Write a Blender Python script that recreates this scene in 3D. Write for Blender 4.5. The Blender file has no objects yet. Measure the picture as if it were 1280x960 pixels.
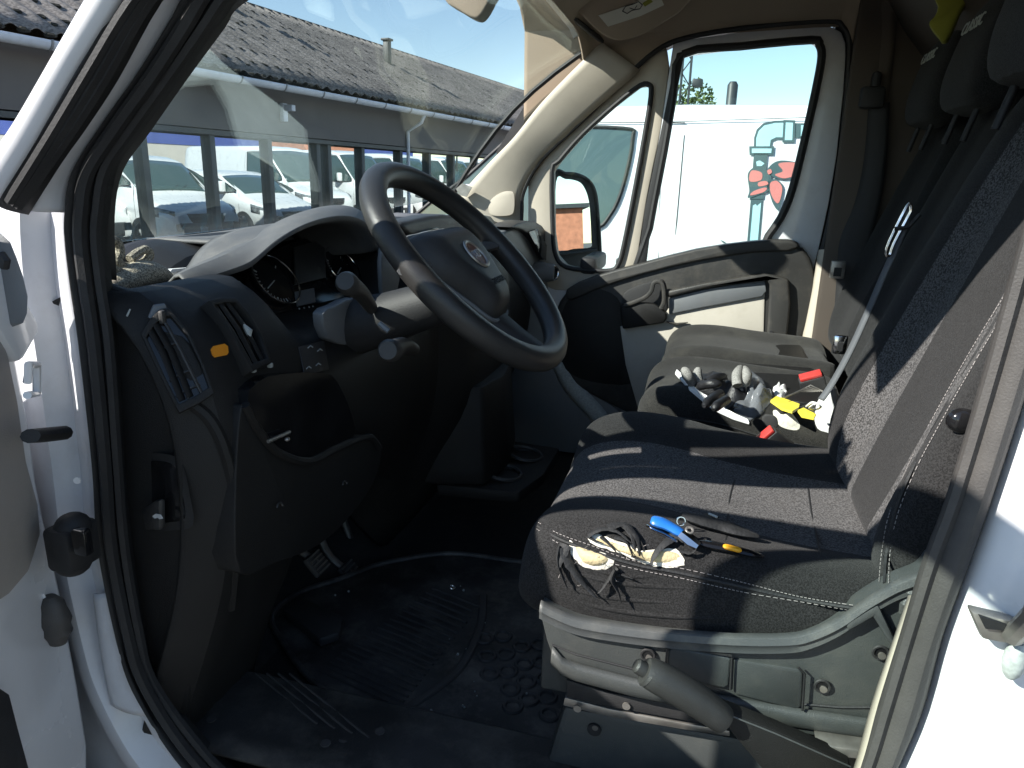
import bpy, bmesh, math, random
from mathutils import Vector, Matrix, noise
random.seed(7)
S = bpy.context.scene
COL = S.collection
PI = math.pi
# ---------------------------------------------------------------- camera model (photo is 1280x960)
F = 900.; CX, CY = 640., 480.
CAM = Vector((0., -.65, 1.60))
yaw, pit, rol = math.radians(15), math.radians(16), math.radians(1.5)
fw = Vector((-math.sin(yaw)*math.cos(pit), math.cos(yaw)*math.cos(pit), -math.sin(pit)))
r0 = Vector((math.cos(yaw), math.sin(yaw), 0)); u0 = r0.cross(fw)
rt = r0*math.cos(rol) + u0*math.sin(rol); up = u0*math.cos(rol) - r0*math.sin(rol)
def ray(x, y): return fw + rt*((x-CX)/F) - up*((y-CY)/F)
def P(x, y, X=None, Y=None, Z=None, pl=None):
    d = ray(x, y)
    if X is not None: t = (X-CAM.x)/d.x
    elif Y is not None: t = (Y-CAM.y)/d.y
    elif Z is not None: t = (Z-CAM.z)/d.z
    else: t = (pl[0]-CAM).dot(pl[1])/d.dot(pl[1])
    return CAM + d*t
cd = bpy.data.cameras.new('camera'); cam = bpy.data.objects.new('camera', cd); COL.objects.link(cam)
cd.sensor_width = 36; cd.lens = 36*F/1280; cd.clip_start = .02; cd.clip_end = 2000
M = Matrix.Identity(4)
for i in range(3):
    M[i][0] = rt[i]; M[i][1] = up[i]; M[i][2] = -fw[i]; M[i][3] = CAM[i]
cam.matrix_world = M; S.camera = cam

# ---------------------------------------------------------------- materials
def newmat(name):
    m = bpy.data.materials.new(name); m.use_nodes = True
    nt = m.node_tree; nt.nodes.clear()
    return m, nt, nt.nodes.new('ShaderNodeOutputMaterial')
def N(nt, t, **kw):
    n = nt.nodes.new(t)
    for k, v in kw.items(): setattr(n, k, v)
    return n
def mat(name, col, rough=.5, metal=0, var=.15, vs=6., bump=0., bs=300., speck=0., ss=900., dust=0., dustcol=(.35,.33,.3), coat=0., spec=.5, sheen=0., emis=None):
    m, nt, out = newmat(name); L = nt.links
    b = N(nt, 'ShaderNodeBsdfPrincipled'); L.new(b.outputs[0], out.inputs[0])
    tc = N(nt, 'ShaderNodeTexCoord')
    geo = N(nt, 'ShaderNodeNewGeometry')
    n1 = N(nt, 'ShaderNodeTexNoise'); n1.inputs['Scale'].default_value = vs; n1.inputs['Detail'].default_value = 6
    L.new(geo.outputs['Position'], n1.inputs['Vector'])
    mr = N(nt, 'ShaderNodeMapRange'); mr.inputs[1].default_value = .3; mr.inputs[2].default_value = .7
    mr.inputs[3].default_value = 1-var; mr.inputs[4].default_value = 1+var
    L.new(n1.outputs[0], mr.inputs[0])
    mx = N(nt, 'ShaderNodeVectorMath', operation='SCALE'); mx.inputs[0].default_value = col[:3]
    L.new(mr.outputs[0], mx.inputs['Scale']); last = mx.outputs[0]
    if speck:
        n2 = N(nt, 'ShaderNodeTexNoise'); n2.inputs['Scale'].default_value = ss; n2.inputs['Detail'].default_value = 1
        L.new(geo.outputs['Position'], n2.inputs['Vector'])
        m2 = N(nt, 'ShaderNodeMapRange'); m2.inputs[1].default_value = .38; m2.inputs[2].default_value = .62
        m2.inputs[3].default_value = 1-speck; m2.inputs[4].default_value = 1+speck*1.3
        L.new(n2.outputs[0], m2.inputs[0])
        sc = N(nt, 'ShaderNodeVectorMath', operation='SCALE'); L.new(last, sc.inputs[0]); L.new(m2.outputs[0], sc.inputs['Scale']); last = sc.outputs[0]
    if dust:
        n3 = N(nt, 'ShaderNodeTexNoise'); n3.inputs['Scale'].default_value = 14; n3.inputs['Detail'].default_value = 9; n3.inputs['Roughness'].default_value = .72
        L.new(geo.outputs['Position'], n3.inputs['Vector'])
        m3 = N(nt, 'ShaderNodeMapRange'); m3.inputs[1].default_value = .48; m3.inputs[2].default_value = .8
        m3.inputs[3].default_value = 0; m3.inputs[4].default_value = dust
        L.new(n3.outputs[0], m3.inputs[0])
        mc = N(nt, 'ShaderNodeMixRGB'); L.new(m3.outputs[0], mc.inputs[0]); L.new(last, mc.inputs[1]); mc.inputs[2].default_value = (*dustcol, 1); last = mc.outputs[0]
    L.new(last, b.inputs['Base Color'])
    b.inputs['Metallic'].default_value = metal
    b.inputs['Coat Weight'].default_value = coat; b.inputs['Coat Roughness'].default_value = .05
    b.inputs['Specular IOR Level'].default_value = spec
    b.inputs['Sheen Weight'].default_value = sheen
    m4 = N(nt, 'ShaderNodeMapRange'); m4.inputs[3].default_value = max(.02, rough-.08); m4.inputs[4].default_value = min(1, rough+.1)
    L.new(n1.outputs[0], m4.inputs[0]); L.new(m4.outputs[0], b.inputs['Roughness'])
    if bump:
        n5 = N(nt, 'ShaderNodeTexNoise'); n5.inputs['Scale'].default_value = bs; n5.inputs['Detail'].default_value = 3
        L.new(geo.outputs['Position'], n5.inputs['Vector'])
        bp = N(nt, 'ShaderNodeBump'); bp.inputs['Strength'].default_value = bump; bp.inputs['Distance'].default_value = .001
        L.new(n5.outputs[0], bp.inputs['Height']); L.new(bp.outputs[0], b.inputs['Normal'])
    if emis:
        b.inputs['Emission Color'].default_value = (*emis[:3], 1); b.inputs['Emission Strength'].default_value = emis[3]
    return m
def glassmat(name, tint, refl=1., rough=0.):
    m, nt, out = newmat(name); L = nt.links
    tr = N(nt, 'ShaderNodeBsdfTransparent'); tr.inputs[0].default_value = (*tint, 1)
    gl = N(nt, 'ShaderNodeBsdfGlossy'); gl.inputs['Roughness'].default_value = rough
    gl.inputs[0].default_value = (.9, 1, .97, 1)
    lw0 = N(nt, 'ShaderNodeLayerWeight'); lw0.inputs[0].default_value = .5; pw = N(nt, 'ShaderNodeMath', operation='POWER'); pw.inputs[1].default_value = 4.5; L.new(lw0.outputs['Facing'], pw.inputs[0]); lw = N(nt, 'ShaderNodeMath', operation='ADD'); lw.inputs[1].default_value = .012; L.new(pw.outputs[0], lw.inputs[0])
    mu = N(nt, 'ShaderNodeMath', operation='MULTIPLY'); mu.inputs[1].default_value = refl
    L.new(lw.outputs[0], mu.inputs[0])
    mi = N(nt, 'ShaderNodeMixShader'); L.new(mu.outputs[0], mi.inputs[0]); L.new(tr.outputs[0], mi.inputs[1]); L.new(gl.outputs[0], mi.inputs[2])
    L.new(mi.outputs[0], out.inputs[0]); return m
MT = dict(
 white = mat('white_paint', (.80,.80,.81), .28, var=.03, coat=.6, dust=.10, dustcol=(.45,.42,.38)),
 jamb = mat('jamb_paint', (.66,.67,.70), .35, var=.05, coat=.3, dust=.35, dustcol=(.40,.37,.33)),
 rubber = mat('black_rubber', (.018,.018,.019), .62, var=.25, bump=.4, bs=500, dust=.35, dustcol=(.06,.058,.055)),
 greyrub = mat('worn_grey_rubber', (.062,.058,.055), .6, var=.25, bump=.4, bs=500, dust=.4, dustcol=(.13,.12,.11)),
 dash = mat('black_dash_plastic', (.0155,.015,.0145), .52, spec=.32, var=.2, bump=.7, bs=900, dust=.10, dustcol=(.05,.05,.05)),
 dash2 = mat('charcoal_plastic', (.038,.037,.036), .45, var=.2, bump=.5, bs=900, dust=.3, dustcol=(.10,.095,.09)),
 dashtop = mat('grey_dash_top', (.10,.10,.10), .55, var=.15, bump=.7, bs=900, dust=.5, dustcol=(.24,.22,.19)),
 gloss = mat('gloss_black', (.01,.01,.011), .12, var=.2, dust=.25, dustcol=(.05,.05,.05)),
 doorgrey = mat('door_grey_plastic', (.034,.033,.031), .5, var=.2, bump=.5, bs=700, dust=.55, dustcol=(.13,.115,.095)),
 beigeshade = mat('shaded_beige_trim', (.075,.06,.048), .75, var=.1, bump=.4, bs=500),  # beige trim with its shade darkened into the colour
 beige = mat('beige_trim', (.50,.445,.365), .6, var=.06, bump=.4, bs=700, dust=.25, dustcol=(.3,.26,.2)),
 liner = mat('headliner_cloth', (.34,.27,.20), .85, var=.06, bump=.6, bs=500, dust=.15, dustcol=(.25,.2,.15)),
 beigepanel = mat('pale_door_panel', (.52,.48,.41), .6, var=.08, bump=.4, bs=600, dust=.4, dustcol=(.34,.30,.24)),
 doortrim = mat('grey_beige_door_trim', (.40,.37,.34), .65, var=.06, bump=.4, bs=600, dust=.2, dustcol=(.2,.18,.15)),
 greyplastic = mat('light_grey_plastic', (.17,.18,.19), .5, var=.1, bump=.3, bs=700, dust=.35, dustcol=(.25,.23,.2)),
 base = mat('grey_green_seat_plastic', (.050,.055,.054), .42, var=.14, bump=.5, bs=900, dust=.45, dustcol=(.12,.115,.10)),
 basehi = mat('pale_seat_plastic_edge', (.068,.073,.074), .4, var=.16, bump=.4, bs=900, dust=.5, dustcol=(.24,.23,.2)),  # slightly lighter seat plastic, used on lips and ridges
 fabric = mat('black_seat_fabric', (.0185,.0185,.0188), .9, var=.14, speck=.4, ss=520, bump=1., bs=1100, dust=.10, dustcol=(.062,.059,.056), sheen=.06, spec=.2),
 fabgrey = mat('speckled_grey_seat_fabric', (.061,.060,.060), .92, var=.1, speck=.65, ss=420, bump=1., bs=750, dust=.25, dustcol=(.12,.11,.10), sheen=.1, spec=.2),
 fabold = mat('dusty_bench_fabric', (.0235,.023,.0215), .92, var=.2, speck=.5, ss=800, bump=1., bs=800, dust=.5, dustcol=(.09,.085,.07), sheen=.08, spec=.2),
 thread = mat('pale_thread', (.28,.26,.25), .8, var=.3, vs=900),
 foam = mat('yellow_foam', (.62,.52,.30), .95, var=.3, vs=60, bump=1., bs=300, dust=.5, dustcol=(.36,.28,.15)),
 foamedge = mat('white_foam_edge', (.75,.72,.62), .95, var=.2, vs=90, bump=1., bs=300),
 shred = mat('torn_black_cloth', (.016,.017,.018), .7, var=.4, vs=80, bump=1., bs=300),
 chrome = mat('chrome', (.75,.75,.75), .15, metal=1, var=.08),
 steel = mat('worn_steel', (.38,.36,.33), .4, metal=.8, var=.3, vs=40, dust=.4, dustcol=(.25,.2,.14)),
 red = mat('red_button', (.55,.035,.03), .4, var=.1, dust=.3, dustcol=(.4,.15,.12)),
 orange = mat('orange_sticker', (.95,.33,.02), .6, var=.05),
 blue = mat('blue_plastic', (.02,.16,.55), .3, var=.1),
 yellow = mat('yellow_plastic', (.80,.66,.07), .5, var=.15, vs=40),
 amber = mat('amber_plastic', (.95,.45,.02), .4, var=.05),
 rag = mat('white_paper', (.80,.80,.78), .9, var=.1, vs=40, bump=1, bs=120),
 glovegrey = mat('grey_knit', (.24,.235,.22), .95, var=.15, vs=50, speck=.3, ss=600, bump=1., bs=500),
 gloveblack = mat('black_nitrile', (.014,.014,.016), .45, var=.4, vs=60, bump=1., bs=300),
 knit = mat('ribbed_khaki_knit', (.30,.27,.21), .95, var=.2, vs=60, speck=.5, ss=500, bump=1., bs=400),
 mat_rubber = mat('floor_mat_rubber', (.055,.053,.050), .5, var=.45, vs=12, bump=.6, bs=300, dust=.95, dustcol=(.24,.22,.19)),
 sillrub = mat('dusty_sill_plastic', (.030,.029,.028), .5, var=.4, vs=9, bump=.6, bs=300, dust=.8, dustcol=(.13,.12,.10)),
 carpet = mat('black_floor_carpet', (.03,.028,.026), .9, var=.3, bump=1., bs=400, dust=.5, dustcol=(.09,.08,.065)),
 beltweb = mat('belt_webbing', (.018,.018,.019), .7, var=.1, bump=.6, bs=900),
 beltgrey = mat('grey_belt_webbing', (.11,.115,.125), .6, var=.1, bump=.6, bs=900),
 vest = mat('dull_yellow_vest', (.24,.24,.03), .8, var=.15, vs=20),
 label = mat('pale_label', (.62,.60,.52), .6, var=.08),
 ink = mat('dark_ink', (.06,.06,.06), .7, var=.1),
 inkred = mat('red_ink', (.62,.21,.19), .6, var=.05),
 inkdark = mat('teal_grey_ink', (.06,.11,.12), .6, var=.05),
 inkblue = mat('pale_blue_ink', (.42,.68,.73), .6, var=.05),
 printgrey = mat('grey_reflective_print', (.42,.44,.42), .6, var=.2, vs=200),
 asphalt = mat('asphalt', (.11,.108,.10), .9, var=.25, vs=.7, speck=.3, ss=60, bump=1, bs=80),
 fascia = mat('grey_fascia_boards', (.105,.10,.098), .7, var=.1, vs=2),
 frame = mat('dark_window_frame', (.035,.042,.045), .5, var=.1),
 gutter = mat('pale_grey_gutter', (.55,.59,.66), .45, var=.08, vs=3, dust=.3, dustcol=(.3,.29,.27)),
 roofm = mat('weathered_fibre_cement', (.135,.125,.118), .95, var=.3, vs=1.6, speck=.35, ss=28, bump=1, bs=90, dust=.75, dustcol=(.07,.065,.05)),
 roof_spots = mat('dark_roof_spots', (.022,.022,.016), .95, var=.4, vs=8),
 brick = mat('red_brick', (.42,.17,.10), .85, var=.2, vs=4),
 cream = mat('cream_cladding', (.50,.46,.42), .7, var=.06, vs=1),
 bluep = mat('blue_cladding', (.06,.09,.30), .6, var=.1, vs=1),
 tyre = mat('tyre_rubber', (.02,.02,.02), .85, var=.2),
 bumper = mat('grey_bumper', (.05,.052,.055), .6, var=.1),
 lamp = mat('headlamp_glass', (.16,.17,.18), .08, var=.6, vs=18, coat=1),
 carglass = mat('car_window_glass', (.05,.085,.08), .04, var=.02, vs=1, coat=1, spec=.9),
 leaf = mat('leaf_green', (.09,.13,.03), .7, var=.4, vs=3),
 bark = mat('bark', (.08,.06,.045), .9, var=.3),
 windscreen = glassmat('windscreen_glass', (.92,.955,.95), .62),
 sideglass = glassmat('side_glass', (.88,.95,.93), .9),
)
def mirrormat():
    m, nt, out = newmat('shaded_showroom_glass'); L = nt.links
    b = N(nt, 'ShaderNodeBsdfPrincipled'); b.inputs['Base Color'].default_value = (.02, .03, .03, 1); b.inputs['Roughness'].default_value = .3
    g = N(nt, 'ShaderNodeBsdfGlossy'); g.inputs[0].default_value = (.80, .88, .87, 1); g.inputs[1].default_value = .004
    mi = N(nt, 'ShaderNodeMixShader'); mi.inputs[0].default_value = .78
    L.new(b.outputs[0], mi.inputs[1]); L.new(g.outputs[0], mi.inputs[2]); L.new(mi.outputs[0], out.inputs[0]); return m
MT['showglass'] = mirrormat()
def mm():
    m, nt, out = newmat('mirror_silver'); g = N(nt, 'ShaderNodeBsdfGlossy'); g.inputs[0].default_value = (.9,.92,.93,1); g.inputs[1].default_value = .0
    nt.links.new(g.outputs[0], out.inputs[0]); return m
MT['mirror'] = mm()
def film():
    m, nt, out = newmat('clear_film'); L = nt.links
    tr = N(nt, 'ShaderNodeBsdfTransparent'); tr.inputs[0].default_value = (.82,.84,.86,1)
    b = N(nt, 'ShaderNodeBsdfPrincipled'); b.inputs['Base Color'].default_value = (.35,.37,.40,1); b.inputs['Roughness'].default_value = .12
    mi = N(nt, 'ShaderNodeMixShader'); mi.inputs[0].default_value = .42
    L.new(tr.outputs[0], mi.inputs[1]); L.new(b.outputs[0], mi.inputs[2]); L.new(mi.outputs[0], out.inputs[0]); return m
MT['film'] = film()

# ---------------------------------------------------------------- mesh building
def V(*a): return Vector(a[0]) if len(a) == 1 else Vector(a)
def cr(pts, n=6, closed=False):
    pts = [Vector(p) for p in pts]; out = []; k = len(pts)
    rng = range(k) if closed else range(k-1)
    for i in rng:
        if closed: a, b, c, d = pts[(i-1) % k], pts[i], pts[(i+1) % k], pts[(i+2) % k]
        else: a, b, c, d = pts[max(i-1, 0)], pts[i], pts[i+1], pts[min(i+2, k-1)]
        for j in range(n):
            t = j/n
            out.append(.5*((2*b) + (c-a)*t + (2*a-5*b+4*c-d)*t*t + (3*b-a-3*c+d)*t**3))
    if not closed: out.append(pts[-1])
    return out
class MB:
    def __init__(s): s.v = []; s.f = []; s.m = []
    def add(s, vs, fs, mi=0):
        o = len(s.v); s.v += [Vector(v) for v in vs]
        for f in fs: s.f.append([i+o for i in f]); s.m.append(mi)
        return s
    def box(s, c, d, R=None, mi=0):
        c = Vector(c); vs = []
        for x in (-.5, .5):
            for y in (-.5, .5):
                for z in (-.5, .5):
                    p = Vector((x*d[0], y*d[1], z*d[2]))
                    if R: p = R @ p
                    vs.append(c+p)
        return s.add(vs, [(0,1,3,2),(4,6,7,5),(0,4,5,1),(2,3,7,6),(0,2,6,4),(1,5,7,3)], mi)
    def grid(s, rows, mi=0, closed=False):
        n = len(rows[0]); vs = [p for r in rows for p in r]; fs = []
        for i in range(len(rows)-1):
            for j in range(n if closed else n-1):
                a, b = i*n+j, i*n+(j+1) % n
                fs.append((a, b, b+n, a+n))
        return s.add(vs, fs, mi)
    def loft(s, rings, caps=True, mi=0):
        n = len(rings[0]); s.grid(rings, mi, True); o = len(s.v)-n*len(rings)
        if caps:
            s.f.append(list(range(o+n-1, o-1, -1))); s.m.append(mi)
            o2 = len(s.v)-n; s.f.append(list(range(o2, o2+n))); s.m.append(mi)
        return s
    def prism(s, out, vec, mi=0):
        out = [Vector(p) for p in out]; vec = Vector(vec)
        return s.loft([out, [p+vec for p in out]], True, mi)
    def tube(s, path, r, n=8, caps=True, mi=0, flat=None):
        path = [Vector(p) for p in path]; rings = []; k = len(path)
        t0 = (path[1]-path[0]).normalized(); ref = Vector((0,0,1)) if abs(t0.z) < .9 else Vector((1,0,0))
        nn = t0.cross(ref).normalized()
        for i, p in enumerate(path):
            t = (path[min(i+1, k-1)]-path[max(i-1, 0)]).normalized()
            nn = (nn - t*nn.dot(t)).normalized(); bb = t.cross(nn)
            rr = r[i] if isinstance(r, (list, tuple)) else r
            fl = flat or 1.
            rings.append([p + (nn*math.cos(2*PI*j/n) + bb*math.sin(2*PI*j/n)*fl)*rr for j in range(n)])
        return s.loft(rings, caps, mi)
    def disc(s, c, nrm, r, h, n=24, mi=0, r2=None):
        c = Vector(c); nrm = Vector(nrm).normalized()
        return s.tube([c, c+nrm*h*.999, c+nrm*h], [r, r if r2 is None else r2, (r if r2 is None else r2)*.9], n, True, mi)
    def torus(s, c, nrm, R, r, n=48, m=10, mi=0, a0=0, a1=2*PI, ex=None):
        c = Vector(c); nrm = Vector(nrm).normalized()
        ex = Vector(ex) if ex else nrm.orthogonal().normalized(); ex = (ex-nrm*ex.dot(nrm)).normalized(); ey = nrm.cross(ex)
        full = abs(a1-a0-2*PI) < 1e-6; rings = []
        for i in range(n if full else n+1):
            a = a0+(a1-a0)*i/n; d = ex*math.cos(a)+ey*math.sin(a)
            rings.append([c+d*(R+r*math.cos(2*PI*j/m))+nrm*r*math.sin(2*PI*j/m) for j in range(m)])
        if full: rings.append(rings[0]); return s.loft(rings, False, mi)
        return s.loft(rings, True, mi)
    def ell(s, c, rad, R=None, n=16, m=10, mi=0, p=1.):
        c = Vector(c); rings = []
        def sg(v, p): return math.copysign(abs(v)**p, v)
        for i in range(1, m):
            a = -PI/2+PI*i/m; ring = []
            for j in range(n):
                b = 2*PI*j/n
                q = Vector((rad[0]*sg(math.cos(a), p)*sg(math.cos(b), p), rad[1]*sg(math.cos(a), p)*sg(math.sin(b), p), rad[2]*sg(math.sin(a), p)))
                if R: q = R @ q
                ring.append(c+q)
            rings.append(ring)
        return s.loft(rings, True, mi)
    def text(s, body, size, o, ex, ey, depth=.0008, mi=0):
        cu = bpy.data.curves.new('tmp', 'FONT'); cu.body = body; cu.size = size; cu.extrude = depth; cu.align_x = 'CENTER'; cu.align_y = 'CENTER'
        ob = bpy.data.objects.new('tmp', cu); COL.objects.link(ob)
        dg = bpy.context.evaluated_depsgraph_get(); me = bpy.data.meshes.new_from_object(ob.evaluated_get(dg))
        ex = Vector(ex).normalized(); ey = Vector(ey).normalized(); ez = ex.cross(ey); o = Vector(o)
        s.add([o+ex*v.co.x+ey*v.co.y+ez*v.co.z for v in me.vertices], [list(p.vertices) for p in me.polygons], mi)
        bpy.data.objects.remove(ob); bpy.data.meshes.remove(me); bpy.data.curves.remove(cu)
        return s
    def build(s, name, m, parent=None, bevel=0, seg=2, solid=0, sub=0, ang=38, smooth=True, bang=30):
        mats = m if isinstance(m, (list, tuple)) else [m]
        me = bpy.data.meshes.new(name)
        c = Vector((0,0,0))
        if s.v:
            lo = Vector([min(v[i] for v in s.v) for i in range(3)]); hi = Vector([max(v[i] for v in s.v) for i in range(3)])
            c = (lo+hi)/2; c.z = lo.z if parent is None else c.z
        me.from_pydata([v-c for v in s.v], [], s.f)
        for k in mats: me.materials.append(MT[k])
        for p, i in zip(me.polygons, s.m): p.material_index = min(i, len(mats)-1)
        bm = bmesh.new(); bm.from_mesh(me)
        bmesh.ops.remove_doubles(bm, verts=bm.verts, dist=1e-6)
        bmesh.ops.recalc_face_normals(bm, faces=bm.faces)
        if bevel:
            es = [e for e in bm.edges if len(e.link_faces) == 2 and e.calc_face_angle(0) > math.radians(bang)]
            bmesh.ops.bevel(bm, geom=es, offset=bevel, segments=seg, affect='EDGES', profile=.5, clamp_overlap=True)
        if smooth:
            for f in bm.faces: f.smooth = True
            for e in bm.edges:
                if len(e.link_faces) == 2 and e.calc_face_angle(0) > math.radians(ang): e.smooth = False
        bm.to_mesh(me); bm.free()
        ob = bpy.data.objects.new(name, me); COL.objects.link(ob)
        pw = WLOC.get(parent.name, Vector((0,0,0))) if parent else Vector((0,0,0))
        ob.location = c-pw; WLOC[ob.name] = c
        if parent: ob.parent = parent
        if solid:
            md = ob.modifiers.new('thick', 'SOLIDIFY'); md.thickness = solid; md.offset = 0
        if sub:
            md = ob.modifiers.new('sub', 'SUBSURF'); md.levels = sub; md.render_levels = sub
        return ob
WLOC = {}
def thing(name, loc, label, cat, group=None):
    o = bpy.data.objects.new(name, None); COL.objects.link(o); o.location = loc; o.empty_display_size = .2
    WLOC[o.name] = Vector(loc); return tag(o, label, cat, group)
def tag(o, label, cat, group=None, kind=None):
    if label: o['label'] = label
    if cat: o['category'] = cat
    if group: o['group'] = group
    if kind: o['kind'] = kind
    return o
def struct(o): o['kind'] = 'structure'; return o
def px(pts, Y=None, X=None, Z=None, pl=None, n=0, closed=True):
    """photo outline -> points on a real plane of the van"""
    w = [P(a, b, X=X, Y=Y, Z=Z, pl=pl) for a, b in pts]
    return cr(w, n, closed) if n else w
def band(rows, Y0, Y1, bulge=0, n=6, sm=4, dirv=(0,-1,0)):
    """strip along two edges, with a rounded section"""
    A = cr([P(r[0], r[1], Y=Y0) for r in rows], sm); B = cr([P(r[2], r[3], Y=Y1) for r in rows], sm)
    d = Vector(dirv); out = []
    for a, b in zip(A, B):
        out.append([a.lerp(b, j/n) + d*bulge*math.sin(PI*j/n) for j in range(n+1)])
    return out
def radial(pts, n=64, c=None):
    """resample a star-shaped closed 3-D loop by angle about its centre, in its XZ plane"""
    pts = [Vector(p) for p in pts]
    c = c or sum(pts, Vector())/len(pts); out = []
    for i in range(n):
        a = 2*PI*i/n; d = (math.cos(a), math.sin(a)); best = None
        for p, q in zip(pts, pts[1:]+pts[:1]):
            ax, az, bx, bz = p.x-c.x, p.z-c.z, q.x-c.x, q.z-c.z
            ca = d[0]*az-d[1]*ax; cb = d[0]*bz-d[1]*bx
            if (ca <= 0) != (cb <= 0):
                t = ca/(ca-cb); X, Z = ax+(bx-ax)*t, az+(bz-az)*t
                if X*d[0]+Z*d[1] > 0 and (best is None or X*d[0]+Z*d[1] > best[0]): best = (X*d[0]+Z*d[1], p.lerp(q, t))
        out.append(best[1] if best else c.copy())
    return out
def ringpanel(mb, outer, inner, vec, n=72, mi=0):
    c = sum(inner, Vector())/len(inner)
    O, I = radial(outer, n, c), radial(inner, n, c); vec = Vector(vec)
    rows = [I, O, [p+vec for p in O], [p+vec for p in I], I]
    mb.grid(rows, mi, True)
    return mb
# ================================================================ light
SUN = Vector((-1, -.75, .86)).normalized()
sl = bpy.data.lights.new('sun', 'SUN'); sl.energy = 5; sl.angle = math.radians(.5); sl.color = (1, .95, .88)
so = bpy.data.objects.new('sun', sl); COL.objects.link(so); so.rotation_euler = SUN.to_track_quat('Z', 'Y').to_euler()
w = bpy.data.worlds.new('World'); S.world = w; w.use_nodes = True; nt = w.node_tree
bg = nt.nodes['Background']; bg.inputs[1].default_value = .105
sk = nt.nodes.new('ShaderNodeTexSky'); sk.sky_type = 'NISHITA'; sk.sun_disc = False
sk.sun_elevation = math.asin(SUN.z); sk.sun_rotation = math.atan2(SUN.x, SUN.y); sk.air_density = 1.0; sk.dust_density = .1; sk.ozone_density = 1.0
nt.links.new(sk.outputs[0], bg.inputs[0])
S.view_settings.view_transform = 'Standard'; S.view_settings.look = 'None'; S.view_settings.exposure = 1.0; S.view_settings.gamma = 1
S.cycles.max_bounces = 10; S.cycles.transparent_max_bounces = 24; S.cycles.glossy_bounces = 6; S.cycles.caustics_reflective = False; S.cycles.caustics_refractive = False
S.cycles.use_denoising = True; S.cycles.sample_clamp_indirect = 6

# ================================================================ ground
g = MB(); g.add([(-400,-400,0),(400,-400,0),(400,400,0),(-400,400,0)], [(0,1,2,3)])
struct(g.build('ground', 'asphalt', smooth=False))
# ================================================================ showroom building in front of the row of vans
T_ = Vector((.125, .992, 0)).normalized(); N_ = Vector((.992, -.125, 0)).normalized(); G0 = Vector((-7.8, 6.23, 0))
def W(s, b, z): return G0 + T_*s - N_*b + Vector((0,0,z))
def wbox(mb, s0, s1, b0, b1, z0, z1, mi=0):
    return mb.add([W(s,b,z) for s in (s0,s1) for b in (b0,b1) for z in (z0,z1)], [(0,1,3,2),(4,6,7,5),(0,4,5,1),(2,3,7,6),(0,2,6,4),(1,5,7,3)], mi)
S0, S1 = -9., 34.
bld = thing('showroom_building', W(10,.4,0), 'long low grey building with a corrugated roof and tall windows, beyond the windscreen', 'building')
wbox(MB(), S0, S1, .38, .62, 2.22, 2.98).build('fascia', 'fascia', bld)
wbox(MB(), S0, S1, .35, .66, 2.13, 2.20).build('fascia_trim', 'frame', bld)
wbox(MB(), S0, S1, .42, 8.0, 0, .28).build('base_wall', 'fascia', bld)
b_ = MB(); wbox(b_, S0, S0+.2, .63, 8, .3, 3.0); wbox(b_, S1-.2, S1, .63, 8, .3, 3.0); wbox(b_, S0, S1, 7.8, 8.0, .3, 3.1); b_.build('end_wall', 'fascia', bld)
wbox(MB(), S0+.2, S1-.2, .64, 7.8, 2.9, 2.96).build('soffit', 'fascia', bld)
ms = [-8.5,-7.2,-5.9,-4.6,-3.3,-2.0,-.6,.75,2.11,3.41,4.74,6.1,6.45,7.61,9.15,10.5,11.8,13.2,14.6,16,17.4,18.8,20.2,21.6,23,24.4,25.8,27.2,28.6,30,31.4,32.8,33.8]
for a, b in zip(ms, ms[1:]):
    wbox(MB(), a+.055, b-.055, .50, .516, .30, 2.10).build('window_pane', 'showglass', bld, smooth=False)
for a in ms:
    wbox(MB(), a-.055, a+.055, .40, .58, .285, 2.125).build('mullion', 'frame', bld, bevel=.006)
# corrugated roof in overlapping courses
rf = MB(); per = .30; nco = int((S1-S0+.6)/per*8)
rows = []
for k in range(9):
    q = k/8; b = -.10+q*4.1; z = 3.07+q*2.18
    rows.append([W(S0-.3+i*per/8, b, z + .030*math.sin(2*PI*i/8) + .012*noise.noise(Vector((i*.03, k*1.3, 0)))) for i in range(nco)])
rf.grid(rows)
rf.build('roof', 'roofm', bld, solid=.007, ang=60)
mo_ = MB()  # dark lumps in the corrugation dips, mostly in rows
for i in range(2200):
    k = random.randint(0, 3); q = (k+random.choice((0,.02,.5,.52,random.random()))*1.0)/4; c_ = int(random.uniform(0, (S1-S0)/per)); s = S0-.3+(c_+.75)*per
    b = -.08+q*4.05; z = 3.07+q*2.16-.016
    mo_.ell(W(s+random.uniform(-.03,.03), b, z), (random.uniform(.04,.09), random.uniform(.04,.08), random.uniform(.02,.04)), n=6, m=4)
mo_.build('roof_spots', 'roof_spots', bld)['kind'] = 'stuff'
rb = MB(); rb.grid([[W(s, 4.0, 5.27), W(s, 4.12, 5.31), W(s, 4.3, 5.26)] for s in (S0-.3, S1+.3)]); rb.build('ridge_cap', 'roofm', bld, solid=.02)
rb = MB(); rb.grid([[W(s, 4.12, 5.25), W(s, 8.3, 3.05)] for s in (S0-.3, S1+.3)]); rb.build('roof', 'roofm', bld, solid=.02)
gt = MB(); gt.grid([[W(s, -.09+.085*math.cos(a), 2.99+.10*math.sin(a)) for a in [PI+PI*j/10 for j in range(11)]] for s in (S0-.2, S1+.2)])
gt.build('gutter', 'gutter', bld, solid=.006)
for i in range(42):
    s = S0+.3+i*1.02
    m_ = MB(); m_.grid([[W(s+d, -.09+.096*math.cos(a), 2.99+.111*math.sin(a)) for a in [PI*.98+PI*1.04*j/10 for j in range(11)]] for d in (-.016, .016)])
    m_.build('gutter_bracket', 'greyplastic', bld, solid=.004)
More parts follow.
